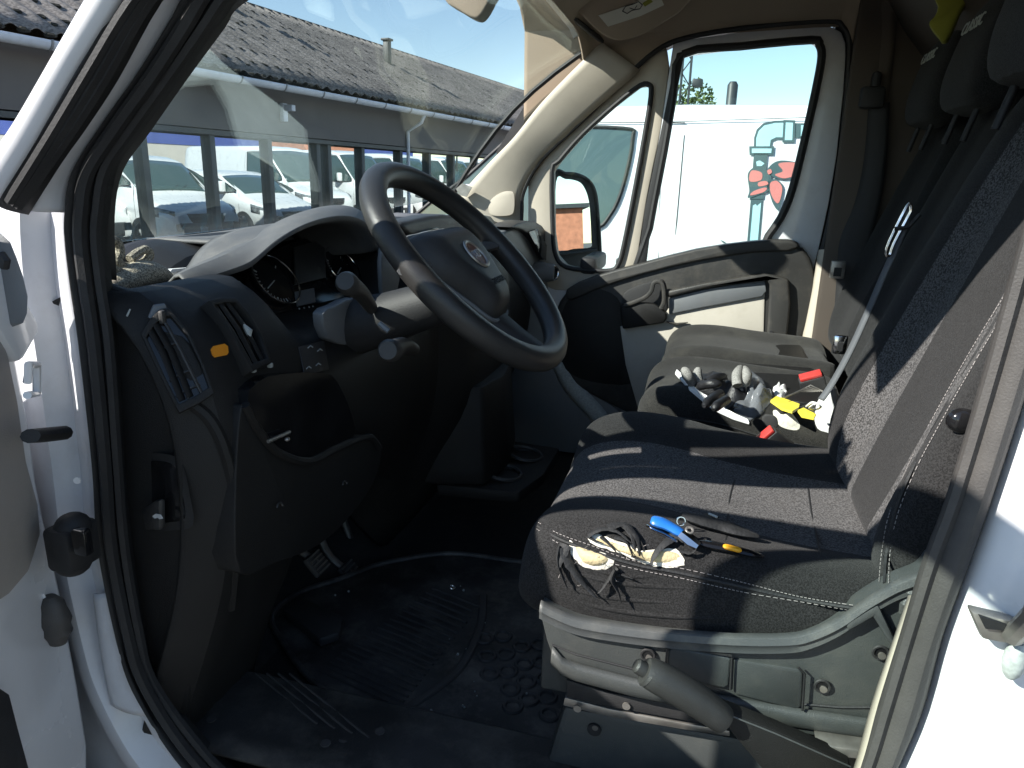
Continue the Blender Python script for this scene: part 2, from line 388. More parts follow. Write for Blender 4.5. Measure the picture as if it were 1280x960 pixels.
MB().tube([W(9.35,-.09,2.9), W(9.35,-.02,2.75), W(9.35,.34,2.55), W(9.35,.34,.05)], .04, 10).build('downpipe', 'gutter', bld)
for s, b, z in ((6.9, 3.2, 4.75), (11.9, 2.4, 4.35)):
    m_ = MB(); wbox(m_, s, s+.16, b, b+.16, z-.1, z+.62); wbox(m_, s-.04, s+.2, b-.04, b+.2, z+.625, z+.68); m_.build('roof_vent', 'frame', bld, bevel=.01)
m_ = MB(); wbox(m_, 5.0, 5.12, .28, .36, 2.45, 2.75); wbox(m_, 5.01, 5.11, .1, .28, 2.62, 2.72); m_.build('wall_lamp', 'gutter', bld, bevel=.01)

# ================================================================ vans
def van(name, label, cat, ox, oy, Wd=1.9, L=4.8, roof=1.9, nose=1.0, belt=1.25, wsb=.95, wst=1.75, group=None, sidewin=True, tint='carglass', mats=('white',), roofw=.84, wr_=.80, wtop=.17):
    """panel van facing -X, nose tip at x=ox, near side at y=oy"""
    cy = oy+Wd/2; hw = Wd/2
    root = thing(name, (ox+L/2, cy, 0), label, cat, group)
    hood0 = nose-.18
    def top(x):
        pts = [(0, hood0-.32), (.06, hood0-.08), (.25, hood0+.04), (wsb, nose+.10), (wst, roof-.10), (wst+.35, roof-.01), (wst+.9, roof), (L-.25, roof-.01), (L-.06, roof-.05), (L, roof-.14)]
        for (a, za), (b, zb) in zip(pts, pts[1:]):
            if x <= b: return za+(zb-za)*(x-a)/(b-a)
        return pts[-1][1]
    def half(x):
        q = min(1, max(0, x/.55)); e = min(1, max(0, (L-x)/.12))
        return hw*(.80+.20*math.sin(q*PI/2))*(.95+.05*e)
    def sec(x):
        t = top(x); w_ = half(x); bz = min(belt, t-.10); f = 1 if t > belt+.15 else .5
        wr = w_*(1-(1-roofw)*min(1, max(0, (t-bz)/(roof-belt))))
        return w_, wr, bz, t
    rings = []
    xs = [0,.03,.06,.15,.25,.4,.55,.75,wsb,wsb+.2,wsb+.4,wst-.15,wst,wst+.15,wst+.35,wst+.9] + [wst+.9+(L-.25-wst-.9)*i/6 for i in range(1,6)] + [L-.25,L-.12,L-.06,L]
    for x in xs:
        w_, wr, bz, t = sec(x); tz = max(bz+.03, t-.13)
        hp = [(w_*.93,.28),(w_*.985,.36),(w_,.55),(w_,(bz+.55)/2),(w_,bz),((w_+wr)/2,(bz+tz)/2),(wr,tz),(wr-.02,t-.06),(wr-.07,t-.012),(wr-.16,t+.002),(wr*.4,t+.02)]
        rings.append([Vector((ox+x, cy+y, z)) for y, z in hp] + [Vector((ox+x, cy-y, z)) for y, z in reversed(hp)])
    b = MB(); b.loft(rings); b.build('body', mats[0], root, ang=50)
    def side(x, z, sg, off=.004):
        w_, wr, bz, t = sec(x); tz = max(bz+.03, t-.13); q = min(1, max(0, (z-bz)/(tz-bz)))
        return Vector((ox+x, cy+sg*(w_+(wr-w_)*q+off), z))
    # windscreen
    rows = []
    for i in range(7):
        x = wsb+.05+(wst-wsb-.08)*i/6; w_, wr, bz, t = sec(x); e = min(wr-.07, hw-.16)
        rows.append([Vector((ox+x-.01, cy+e*j/6, t+.026*(1-abs(j)/6)-.004*0+.008-.02*(abs(j)/6)**4)) for j in range(-6, 7)])
    MB().grid(rows).build('windscreen', tint, root, solid=.004)
    for sg in (-1, 1):
        zt = roof-wtop
        o = [(wsb+.10, belt+.03), (wsb+.42, (belt+zt)/2+.02), (wst-.02, zt-.04), (wst+.12, zt), (wst+wr_-.05, zt), (wst+wr_, zt-.05), (wst+wr_-.03, (belt+zt)/2), (wst+wr_-(.06 if wr_ > .7 else .09), belt+.12), (wst+wr_-(.10 if wr_ > .7 else .20), belt+.035), (wsb+.7, belt-.01)]
        o = [(p.x, p.y) for p in cr([Vector((a,b,0)) for a,b in o], 4, True)]; m_ = MB(); m_.prism([side(x, z, sg, .003) for x, z in o], (0, sg*.004, 0)); m_.build('side_window', tint, root, smooth=False)
        m_ = MB(); pts = [side(x, z, sg, .005) for x, z in o]; m_.tube(pts+[pts[0]], .011, 6); m_.build('window_seal', 'rubber', root)
        # door seams
        m_ = MB(); m_.tube([side(wst+.88, z, sg, .001) for z in (.5, .8, 1.1, belt+.1, zt-.03)], .0022, 5); m_.tube([side(x, zt+.03, sg, .001) for x in (wst+.0, wst+.5, wst+.88)], .0022, 5)
        m_.tube([side(wsb+.02, z, sg, .001) for z in (.55, .8, 1.0, belt)], .004, 5); m_.build('door_seam', 'rubber', root)
        # mirror
        m_ = MB(); m_.box(side(wsb+.50, belt+.13, sg, .14), (.12, .17, .26)); m_.build('door_mirror', 'white', root, bevel=.035, seg=3)
        m_ = MB(); m_.box(side(wsb+.50, belt-.02, sg, .07), (.08, .16, .05)); m_.build('mirror_arm', 'bumper', root, bevel=.01)
        m_ = MB(); m_.box(side(wst+.66, belt-.12, sg, .02), (.16, .03, .035)); m_.build('door_handle', 'bumper', root, bevel=.01)
        # headlight
        rows = []
        for i in range(6):
            u = i/5; x = .07+.50*u
            za = hood0-.20+.10*u; zb = hood0-.03+.12*u
            w_ = half(x)
            rows.append([Vector((ox+x-.012, cy+sg*(w_*(.99 if u > .3 else .96)+.006-.05*(1-u)**2), za+(zb-za)*k/3)) for k in range(4)])
        MB().grid(rows).build('headlight', 'lamp', root, solid=.02)
        for k, xx in enumerate((.85, L-.85)):
            wh = MB(); c = Vector((ox+xx, cy+sg*(hw-.11), .33)); wh.tube([c-Vector((0,sg*.10,0)), c-Vector((0,sg*.08,0)), c+Vector((0,sg*.10,0)), c+Vector((0,sg*.125,0))], [.30,.33,.33,.30], 28)
            tw = wh.build('wheel', 'tyre', root)
            r_ = MB(); r_.tube([c+Vector((0,sg*.126,0)), c+Vector((0,sg*.135,0)), c+Vector((0,sg*.12,0))], [.21,.2,.08], 24); r_.build('hub_cap', 'chrome', tw)
            a_ = MB(); a_.torus(c+Vector((0,sg*.10,0)), (0,1,0), .375, .028, 20, 6, 0, 0, PI, (1,0,0)); a_.build('wheel_arch', 'bumper', root)
    # front end
    m_ = MB(); m_.grid([[Vector((ox-.035+.13*abs(j/6)**3.5, cy+hw*.80*j/6, z)) for j in range(-6,7)] for z in (.30,.40,.52,.56)]); m_.build('bumper', 'bumper', root, solid=.05)
    m_ = MB(); m_.grid([[Vector((ox-.015+.11*abs(j/6)**3.5, cy+hw*.52*j/6, z)) for j in range(-6,7)] for z in (hood0-.26, hood0-.16, hood0-.08)]); m_.build('grille', 'gloss', root, solid=.03)
    m_ = MB(); m_.box((ox-.062, cy, .42), (.012, .52, .11)); m_.build('number_plate', 'white', root, bevel=.003)
    m_ = MB()
    for sg in (-1,1): m_.tube([(ox+wsb+.03, cy+sg*.1, nose+.13), (ox+wsb+.15, cy+sg*.1+.28, nose+.28)], .008, 5)
    m_.build('wiper', 'rubber', root)
    return root, side
nb, nbs = van('panel_van', 'white van parked alongside with a pipe and red cloth drawn on its side', 'van', -2.62, 3.3, Wd=1.95, L=5.3, roof=1.99, nose=1.12, belt=1.30, wsb=.85, wst=1.55, roofw=.965, wr_=.62, wtop=.13)
def sd(x, y, off=.004):   # a point on the neighbour's side under a photo position, its own curved side surface
    p = P(x, y, Y=3.3)
    q = nbs(p.x+2.62, p.z, -1, off); q.x = p.x; return q
def gz(l, off=.004): return [sd(900+a/4.8, 130+b/4.8, off) for a, b in l]
m_ = MB()
def lay(mb, l, k, mi, n=0):
    pts = gz(l, .003+.0015*k)
    if n: pts = cr(pts, n, True)
    mb.prism(pts, (0, -.001, 0), mi)
lay(m_, [(186,560),(262,540),(235,880),(158,880)], 0, 0)
lay(m_, [(198,610),(215,600),(222,612),(247,592),(222,876),(174,876)], 1, 1)
lay(m_, [(205,290),(288,290),(262,570),(182,570)], 2, 0)
lay(m_, [(218,345),(240,338),(268,356),(250,372),(222,372)], 3, 1)
lay(m_, [(204,262),(206,200),(222,150),(262,112),(330,97),(392,95),(392,214),(345,212),(318,224),(312,262)], 0, 0)
lay(m_, [(218,262),(219,204),(234,160),(268,126),(332,111),(384,110),(384,198),(340,197),(306,214),(299,262)], 1, 1)
lay(m_, [(176,252),(328,252),(324,306),(178,306)], 2, 0)
lay(m_, [(192,266),(312,266),(309,293),(192,293)], 3, 1)
lay(m_, [(384,92),(456,95),(450,230),(376,230)], 2, 0)
lay(m_, [(398,108),(441,110),(436,215),(391,215)], 3, 1)
lay(m_, [(452,112),(760,112),(760,202),(448,202)], 0, 0)
lay(m_, [(490,124),(750,124),(750,190),(488,190)], 1, 1)
lay(m_, [(166,430),(186,392),(216,384),(298,404),(308,440),(290,520),(230,545),(168,564),(176,520)], 4, 0, 5)
lay(m_, [(176,432),(194,398),(250,412),(246,456),(184,466)], 5, 2, 5)
lay(m_, [(232,470),(276,462),(288,482),(234,494)], 5, 2, 5)
lay(m_, [(184,548),(200,524),(262,502),(282,508),(258,530)], 5, 2, 5)
lay(m_, [(282,404),(318,356),(372,338),(460,348),(560,366),(580,420),(470,442),(380,452),(318,436)], 4, 0, 5)
lay(m_, [(352,358),(440,350),(552,374),(564,418),(440,436),(380,446),(330,424),(378,402)], 5, 2, 5)
lay(m_, [(284,400),(304,390),(312,410),(292,422)], 6, 2, 5)
lay(m_, [(280,478),(316,452),(352,458),(380,500),(368,580),(350,638),(318,598),(296,530)], 4, 0, 5)
lay(m_, [(300,480),(322,462),(350,466),(374,504),(362,572),(346,596),(324,576),(304,532)], 5, 2, 5)
m_.build('printed_pipe_graphic', ['inkdark', 'inkblue', 'inkred'], nb, smooth=False)
m_ = MB()
m_.tube([sd(831,152,.001), sd(920,149,.001), sd(1014,146,.001), sd(1090,143,.001)], .0022, 5); m_.tube([sd(827,156,.001), sd(825,230,.001), sd(823,330,.001)], .0022, 5)
m_.build('panel_seam', 'greyplastic', nb)
m_ = MB(); lay(m_, [(0,815),(20,822),(50,842),(46,846),(16,830)], 0, 0); lay(m_, [(-60,900),(-50,868),(-20,854),(10,866),(26,900)], 0, 0, 4); lay(m_, [(-46,898),(-40,874),(-18,864),(2,874),(12,898)], 1, 1, 4)
m_.build('printed_mark', ['inkdark', 'inkblue'], nb, smooth=False)
MB().tube([(.03,4.3,1.99),(.03,4.3,2.03),(.03,4.3,2.18),(.03,4.3,2.20)], [.05,.032,.032,.02], 12).build('roof_antenna', 'frame', nb)
GR = 'white vans parked in the row'
van('compact_van', 'white compact van next to the van with the pipe drawing', 'van', -3.9, 6.7, roof=1.8, group=GR)
van('compact_van', 'second white compact van beyond the van with the pipe drawing', 'van', -4.2, 8.9, roof=1.85, group=GR)
van('compact_van', 'white van with its bonnet and headlamp mirrored in the first showroom windows', 'van', -5.2, 10.7, roof=1.85, group=GR)
van('compact_van', 'low white van mirrored in the showroom windows right of the first one', 'van', -4.3, 14.0, roof=1.58, nose=.92, belt=1.08, group=GR)
for i in range(5):
    van('tall_van', 'tall white van in the far part of the row, mirrored in the showroom windows', 'van', -2.8-.1*(i%2), 16.9+2.8*i, roof=2.3, Wd=2.0, L=5.4, nose=1.15, belt=1.35, group='tall white vans at the far end of the row')
# ---- yard behind: cladding hall, brick house, mast, tree
h = thing('warehouse', (30, 40, 0), 'long cream warehouse with a dark blue band, mirrored in the showroom windows', 'building')
MB().box((32,40,1.6), (8,44,3.2)).build('wall', 'cream', h); MB().box((32,40,3.65), (8.1,44.1,.9)).build('blue_band', 'bluep', h)
MB().box((32,40,4.9), (8,44,1.59)).build('upper_wall', 'cream', h)
h = thing('brick_house', (21, 41, 0), 'small red brick house with a steep tiled roof beyond the row of white vans', 'house')
MB().box((21,41,1.5), (4,5,3)).build('wall', 'brick', h); MB().prism([(18.6,38.3,3.0),(23.4,38.3,3.0),(21,38.3,5.6)], (0,5.4,0)).build('roof', 'brick', h)
h = thing('brick_garage', (34, 2.0, 0), 'low red brick garage behind the parked vans, mirrored in the passenger door mirror', 'garage')
MB().box((36,1.0,1.5), (5,9,3)).build('wall', 'brick', h); MB().prism([(33.2,-3.8,3.003),(38.8,-3.8,3.003),(38.8,-3.8,3.2),(33.2,-3.8,3.2)], (0,9.6,0)).build('flat_roof', 'frame', h); MB().box((33.45,1.5,1.1),(.1,2.4,2.2)).build('garage_door', 'frame', h)
mt = P(857,100,Y=26)
h = thing('lattice_mast', (mt.x, 26, 0), 'thin dark mast rising behind the roof of the white van with the pipe drawing', 'mast')
m_ = MB(); top_ = P(857,72,Y=26).z+2.2
for dx, dy in ((-.14,-.14),(.14,-.14),(.14,.14),(-.14,.14)): m_.tube([(mt.x+dx,26+dy,0),(mt.x+dx,26+dy,top_)], .035, 5)
z = .3
while z < top_-.5:
    m_.tube([(mt.x-.14,25.86,z),(mt.x+.14,25.86,z+.4)], .02, 4); m_.tube([(mt.x+.14,25.86,z+.4),(mt.x-.14,25.86,z+.8)], .02, 4); z += .8
m_.build('lattice_frame', 'frame', h)
MB().box((mt.x+.4,26,P(857,104,Y=26).z), (.35,.3,.25)).build('platform', 'frame', h, bevel=.05)
tr = thing('tree', (mt.x-.2, 30, 0), 'yellow-green tree top at the foot of the mast behind the white van', 'tree')
MB().tube([(mt.x-.2,30,0),(mt.x-.1,30,2.2),(mt.x,30,4.2)], [.16,.12,.05], 8).build('trunk', 'bark', tr)
m_ = MB(); zc = P(865,118,Y=30).z
for i in range(900):
    d = Vector((random.gauss(0,1), random.gauss(0,1), random.gauss(0,.8))).normalized()*random.random()**.4
    c = Vector((mt.x+.1,30,zc-.6))+Vector((d.x*1.0,d.y*1.0,d.z*1.2)); a = Vector((random.gauss(0,1),random.gauss(0,1),random.gauss(0,1))).normalized(); b = a.orthogonal().normalized()
    m_.add([c+a*.09, c+b*.06, c-a*.09, c-b*.06], [(0,1,2,3)])
m_.build('crown', 'leaf', tr, smooth=False)
# ================================================================ the van we look into
VR = thing('cargo_van', (.35, .75, 0), 'white cargo van whose open cab fills the picture, black dashboard and torn driver seat', 'van')
def part(mb, name, m, parent=None, label=None, **k):
    o = mb.build(name, m, parent or VR, **k)
    if label: o['label'] = label
    return o
# -- painted side frame around the driver door opening
sf = MB()
sf.grid(band([(109,0,153,0),(81,48,124,46),(53,97,94,94),(22,150,62,150),(-2,186,41,187),(-44,245,3,247)], -.070, -.064, .006))
sf.grid(band([(145,-60,208,-60),(109,0,153,0)], -.070, -.064, .006))
pil = part(sf, 'front_pillar', 'white', solid=.004)
sf = MB(); sf.grid(band([(250,-60,272,-60),(200,0,231,0),(185,31,215,31),(145,94,177,94),(104,156,133,156),(56,219,94,219),(30,262,86,265)], -.03, -.004, .012))
part(sf, 'pillar_jamb', 'jamb', solid=.004)
ws = MB(); ws.grid(band([(208,-60,255,-60),(153,0,200,0),(94,94,146,97),(62,150,106,158),(41,187,76,200),(3,247,34,266)], -.058, -.034, .016, 8))
for o in (.25,.5,.72):
    ws.tube(cr([P(a+(c-a)*o, b+(d-b)*o, Y=-.058+.024*o-.019) for a,b,c,d in [(208,-60,255,-60),(153,0,200,0),(94,94,146,97),(62,150,106,158),(41,187,76,200),(6,247,30,262)]], 4), .0018, 5)
part(ws, 'door_weatherstrip', 'rubber', solid=.006)
# lower jamb: cross-section with an outer return, a shallow step and the flange that carries the seal
jr = [(-60,255,86,262),(-60,300,88,300),(-56,360,94,360),(-40,430,104,430),(-16,577,122,577),(10,685,128,685),(34,793,151,793),(52,852,170,852),(84,925,212,925),(120,985,262,972),(200,1060,330,1010),(330,1120,470,1030),(620,1160,700,1060),(980,1160,1010,1060)]
sm = 5; A = cr([P(r[0],r[1],Y=.02) for r in jr], sm); B = cr([P(r[2],r[3],Y=-.002) for r in jr], sm)
rows = []
for i, (a, b) in enumerate(zip(A, B)):
    row = []
    for j in range(13):
        u = j/12; p = a.lerp(b, u)
        k = (.022*math.exp(-((u-.62)/.13)**2) - .012*math.exp(-((u-.82)/.06)**2))
        row.append(p + Vector((k*.6, -k, 0)))
    rows.append(row)
jb = part(MB().grid(rows), 'door_jamb', 'jamb', solid=.004)
# pressed ledge on the jamb near the sill
m_ = MB(); m_.grid(band([(118,742,140,738),(124,790,150,790),(132,842,163,845),(140,880,190,895)], -.012, -.006, .005)); part(m_, 'pressed_ledge', 'jamb', jb, solid=.004)
# rubber seal lining the opening
sl_ = [(262,-60,345,-60),(229,0,294,0),(213,31,272,31),(175,94,226,94),(131,156,180,158),(92,219,147,206),(84,265,136,262),(84,300,133,300),(91,360,139,355),(101,430,150,430),(118,577,158,577),(125,685,168,685),(148,793,184,790),(167,852,200,850),(208,928,252,918),(258,985,300,965),(330,1035,380,1000),(520,1075,560,1030),(900,1075,900,1040)]
se = MB(); se.grid(band(sl_, -.012, .03, .020, 8, 5))
se.tube(cr([P(a*.68+c*.32, b*.68+d*.32, Y=-.016) for a,b,c,d in sl_], 5), .005, 6)
se.tube(cr([P(a*.30+c*.70, b*.30+d*.70, Y=-.004) for a,b,c,d in sl_], 5), .004, 6)
part(se, 'opening_seal', 'rubber', solid=.004)
# inner A-pillar black cover
m_ = MB(); m_.grid(band([(270,-60,400,-60),(240,0,300,0),(226,31,277,31),(176,94,231,94),(131,156,185,160),(100,219,150,210),(96,265,139,270),(96,330,142,350)], .035, .09, .012, 6)); part(m_, 'inner_pillar_cover', 'dash', solid=.01)
# B-pillar: seal, painted flange, outer skin
br = [(1078,960,1117,960),(1100,880,1154,880),(1128,790,1180,782),(1155,700,1211,700),(1185,620,1238,620),(1224,489,1282,485),(1264,344,1325,344),(1292,240,1352,240),(1310,140,1372,140)]
br0 = [(1040,1060,1070,1060)]+br+[(1316,40,1378,40),(1310,-70,1375,-60)]
se = MB(); se.grid(band(br0, .0, .0, .024, 8, 5)); se.tube(cr([P(a*.8+c*.2, b*.8+d*.2, Y=-.014) for a,b,c,d in br0], 5), .004, 6); se.tube(cr([P(a*.2+c*.8, b*.2+d*.8, Y=-.014) for a,b,c,d in br0], 5), .0035, 6)
part(se, 'rear_opening_seal', 'greyrub', solid=.004)
m_ = MB(); m_.grid(band([(1030,1060,1042,1060),(1068,965,1080,965),(1092,880,1102,880),(1119,800,1128,800),(1138,745,1150,745)], .03, .004, .0, 2, 4)); part(m_, 'pillar_flange', 'beige', solid=.004)
# outer skin behind the seal: B pillar and the start of the cargo side
A = cr([P(c-1, d, Y=-.006) for a,b,c,d in br0], 3); rows = []
for a in A:
    rows.append([a, a+Vector((.012,-.018,0)), a+Vector((.03,-.028,0)), Vector((a.x+.12,-.034,a.z)), Vector((a.x+.26,-.05,a.z)), Vector((.60,-.06,a.z)), Vector((1.2,-.07,a.z))])
part(MB().grid(rows), 'pillar_skin', 'white', solid=.003)
# striker on the pillar
st = MB(); q = P(1250,790,Y=-.045)
st.box(q+Vector((.022,.0,.004)), (.055,.022,.020)); st.box(q+Vector((-.012,-.02,-.004)), (.05,.012,.018)); 
o = part(MB().prism(px([(1213,764),(1262,776),(1300,790),(1300,806),(1262,806),(1228,800)], Y=-.05), (0,.014,0)), 'latch_striker', 'steel', bevel=.003)
m_ = MB(); m_.prism(px([(1224,770),(1262,783),(1268,790),(1232,786)], Y=-.0535), (0,.003,0)); part(m_, 'striker_slot', 'rubber', o)
m_ = MB(); m_.tube([P(1265,796,Y=-.052), P(1292,768,Y=-.075), P(1300,740,Y=-.075)], .008, 8); part(m_, 'striker_loop', 'steel', o)
m_ = MB(); m_.ell(P(1268,826,Y=-.045), (.009,.008,.018), n=12, m=8); part(m_, 'rubber_stop', 'printgrey', o)
# jamb hardware: check strap, bump stop, wiring boot, hinge loop
m_ = MB(); c = P(66,543,Y=-.075); m_.tube([P(38,545,Y=-.13), P(52,544,Y=-.10), P(80,541,Y=-.06), P(84,541,Y=-.058)], [.009,.010,.010,.006], 10, flat=.8); part(m_, 'check_strap', 'rubber', jb)
m_ = MB(); m_.tube([P(34,478,Y=-.12), P(36,456,Y=-.12), P(46,456,Y=-.085), P(46,492,Y=-.085), P(34,494,Y=-.12)], .004, 8); part(m_, 'hinge_loop', 'white', jb)
m_ = MB(); m_.box(P(91,680,Y=-.075), (.035,.045,.052)); m_.ell(P(91,660,Y=-.075), (.019,.02,.018)); m_.ell(P(92,702,Y=-.075), (.019,.02,.016)); part(m_, 'hinge_cover', 'rubber', jb, bevel=.006)
m_ = MB(); m_.box(P(103,677,Y=-.092), (.018,.012,.03)); part(m_, 'hinge_clip', 'gloss', jb, bevel=.003)
m_ = MB(); c = P(95,765,Y=-.045); rg = []
for i in range(9):
    u = i/8; r_ = .027*math.sin(PI*(.12+.80*u))**.6+.002*math.sin(u*30); rg.append([c+Vector((-.012+r_*math.cos(a)*.75, -.02+.05*0+r_*math.sin(a)*.6, -.032+.064*u)) for a in [2*PI*k/16 for k in range(16)]])
m_.loft(rg); part(m_, 'wiring_boot', 'greyrub', jb)
for a,b in ((97,600),):
    m_ = MB(); m_.disc(P(a,b,Y=-.058), (.4,-.9,0), .004, .002, 10); part(m_, 'jamb_plug', 'white', jb)

# -- driver door, swung open: inner skin, grey trim, window frame and glass
HX = P(112,927,Y=-.055); hx = HX.x-.022; hy = -.055
dth = math.radians(-70); du = Vector((math.cos(dth), math.sin(dth), 0)); dn = Vector((-du.y, du.x, 0))   # along the door, inner face normal
def D(u, z, d=0): return Vector((hx, hy, 0)) + du*u + dn*d + Vector((0,0,z))
dz = [(-.02,.55),(-.02,.75),(-.012,.95),(.0,1.15),(-.01,1.40),(-.03,1.50)]
door = MB()
o_ = [(0,.55),(0,1.40),(-.03,1.50),(.0,1.53),(.08,1.44),(.30,1.40),(.97,1.44),(1.0,1.38),(1.0,.62),(.94,.55)]
def Pd(x, y, d=.0): 
    return P(x, y, pl=(D(0,0,d), dn))
edge = [Pd(*q) for q in ((0,326),(22,435),(41,536),(49,600),(57,640),(67,685),(79,739),(100,852),(112,927),(112,975),(112,1040))]
prof = [(1.38,1.46)]
outl = [e for e in edge] + [D(.93,.62),D(1.0,.66),D(1.0,1.38),D(.96,1.43)]
dd = MB(); dd.prism(outl, dn*-.07); dr = part(dd, 'driver_door', 'white', bevel=.012, seg=3)
trim = [Pd(x,y,.004) for x,y in ((-8,420),(0,450),(11,502),(22,577),(37,631),(40,668),(25,714),(0,743),(-20,756))]
tt = MB(); tt.prism(trim+[D(.9,.80,.004),D(.95,.9,.004),D(.95,1.34,.004)], dn*.010); part(tt, 'trim_panel', 'doortrim', dr, bevel=.003)
m_ = MB(); m_.prism([Pd(x,y,.002) for x,y in ((-20,855),(0,868),(12,914),(29,975),(-20,975))], dn*.010); part(m_, 'speaker_cover', 'rubber', dr, bevel=.002)
m_ = MB(); m_.tube([Pd(54,742,.001), Pd(60,760,.002), Pd(63,785,.002), Pd(61,792,.001)], [.001,.004,.004,.001], 8); part(m_, 'pressed_swage', 'white', dr)
# grey gusset ahead of the door, the window corner
m_ = MB(); m_.prism(px([(-30,280),(0,289),(14,302),(22,322),(30,345),(36,371),(35,392),(30,405),(10,412),(-30,412)], Y=-.07), (-.012,-.004,0)); part(m_, 'mirror_gusset', 'greyplastic', dr, bevel=.006)
m_ = MB(); m_.tube([P(0,318,Y=-.112), P(6,326,Y=-.112), P(4,334,Y=-.112)], .005, 8); part(m_, 'gusset_screw', 'rubber', dr)
# window frame of the door
fr = [D(.0,1.42), D(.06,1.52), D(.26,1.80), D(.38,1.935), D(.50,1.975), D(.86,1.975), D(.93,1.93), D(.985,1.40)]
m_ = MB(); 
for a, b in zip(fr, fr[1:]):
    t = (b-a).normalized(); R = Matrix((t, dn, t.cross(dn))).transposed(); m_.box((a+b)/2, ((b-a).length+.03, .045, .06), R)
m_.box((D(.36,1.42)+D(.36,1.9))/2, (.03,.03,.52)); part(m_, 'window_frame', 'white', dr, bevel=.01)
gl = [D(.36,1.41), D(.37,1.93), D(.50,1.955), D(.86,1.955), D(.92,1.91), D(.965,1.42)]
m_ = MB(); m_.prism(gl, dn*.004); part(m_, 'window_glass', 'sideglass', dr, smooth=False)
m_ = MB(); m_.box(D(.20,1.56,-.20), (.12,.20,.36)); part(m_, 'mirror_housing', 'rubber', dr, bevel=.05, seg=3)

# -- roof, headliner, cargo body, floor, firewall, far side
rf = MB(); rows = []
for x, z in ((-.42,1.985),(-.34,2.03),(-.2,2.09),(.1,2.13),(.5,2.15),(.62,2.5),(.8,2.56),(4.0,2.56)):
    rows.append([Vector((x,-.02,z-.10)), Vector((x,.03,z-.03)), Vector((x,.14,z)), Vector((x,.75,z+.02)), Vector((x,1.40,z)), Vector((x,1.54,z-.03)), Vector((x,1.60,z-.10))])
part(MB().grid(rows), 'roof_skin', 'white', solid=.01)
dl = [(655,235),(690,188),(728,150),(775,104),(819,64),(858,47),(936,34),(1034,25),(1054,34),(1064,60)]
lo = cr([P(a,b,Y=1.50) for a,b in dl], 5)
hl = MB(); rows = []
for p in lo:
    z2 = min(p.z+.07, 2.08); top = 1.985+max(0, min(1, (p.x+.36)/.3))*.10
    rows.append([p, p+Vector((0,-.02,.012)), Vector((p.x,1.44,max(p.z+.03, min(z2, top)))), Vector((p.x,1.36,max(top, p.z+.035)))])
# flat ceiling
hr = []
for x, z in ((-.385,1.962),(-.37,1.985),(-.33,2.01),(-.22,2.05),(-.05,2.08),(.2,2.09),(.5,2.09),(.56,2.09)):
    hr.append([Vector((x,y,z - .10*max(0,(abs(y-.75)-.56)/.19)**2 + .012*(1-((y-.75)/.75)**2))) for y in [0,.05,.12,.2,.4,.6,.8,1.0,1.2,1.3,1.36,1.42,1.47,1.50]])
hl.grid(hr); HL = part(hl, 'headliner', 'liner', solid=.008)
# side cove between headliner and the passenger door seal
m_ = MB(); rows = []
for p in lo:
    zz = max(p.z+.012, 1.99 + max(0, min(1,(p.x+.36)/.35))*.03)
    rows.append([p+Vector((0,.01,0)), p+Vector((0,-.012,.004)), Vector((p.x,1.475,(p.z+zz)/2+.004)), Vector((p.x,1.46,zz)), Vector((p.x,1.40,zz+.05)), Vector((p.x,1.33,zz+.07))])
part(MB().grid(rows), 'headliner_cove', 'liner', solid=.006)
# sun visor folded against the ceiling, with its pale warning label
vc = [(672,-40),(700,0),(722,16),(752,44),(778,52),(808,42),(836,26),(858,8),(880,-40)]
pv = (P(770,20,Y=1.28), Vector((.25,-.62,-.74)).normalized())
m_ = MB(); m_.prism(px(vc, pl=pv, n=4), pv[1]*-.018); vis = part(m_, 'sun_visor', 'liner', bevel=.008, seg=3)
pv2 = (pv[0]+pv[1]*.0015, pv[1])
m_ = MB(); m_.prism(px([(748,19),(790,5),(822,-12),(830,6),(800,20),(760,33)], pl=pv2), pv[1]*.001); part(m_, 'warning_label', 'label', vis)
pv3 = (pv[0]+pv[1]*.003, pv[1])
m_ = MB(); m_.tube(px([(778,14),(782,8),(792,5),(798,2),(803,6),(800,11),(790,13),(784,17),(778,14)], pl=pv3), .0012, 5); m_.tube(px([(787,10),(793,12),(796,7)], pl=pv3), .001, 5); part(m_, 'label_drawing', 'ink', vis)
m_ = MB(); m_.prism(px([(803,4),(812,-2),(816,2),(806,8)], pl=pv3), pv[1]*.001); part(m_, 'label_mark', 'vest', vis)
# interior mirror foot hanging from the screen
m_ = MB(); m_.prism(px([(548,-30),(556,0),(572,12),(590,22),(600,20),(612,0),(622,-30)], Y=.95, n=4), (0,.05,0)); part(m_, 'rear_view_mirror', 'liner', bevel=.012, seg=3)

# -- windscreen with black border
base = [(-.60,-.0,1.52),(-.74,.02,1.50),(-.90,.25,1.485),(-.97,.55,1.48),(-.985,.75,1.48),(-.97,.95,1.485),(-.90,1.25,1.50),(-.78,1.44,1.535)]
base = [(-.76,.045,1.50),(-.88,.25,1.49),(-.95,.55,1.485),(-.965,.75,1.485),(-.95,.95,1.49),(-.88,1.25,1.51),(-.765,1.455,1.545)]
topw = [(-.345,.045,1.965),(-.385,.25,1.985),(-.405,.55,2.0),(-.41,.75,2.0),(-.405,.95,2.0),(-.385,1.25,1.985),(-.338,1.452,1.963)]
B_, T2 = cr(base,4), cr(topw,4)
rows = [[a.lerp(b,u)+Vector((-.03,0,.03))*math.sin(PI*u) for a,b in zip(B_,T2)] for u in [i/8 for i in range(9)]]
part(MB().grid(rows), 'windscreen', 'windscreen', solid=.005)
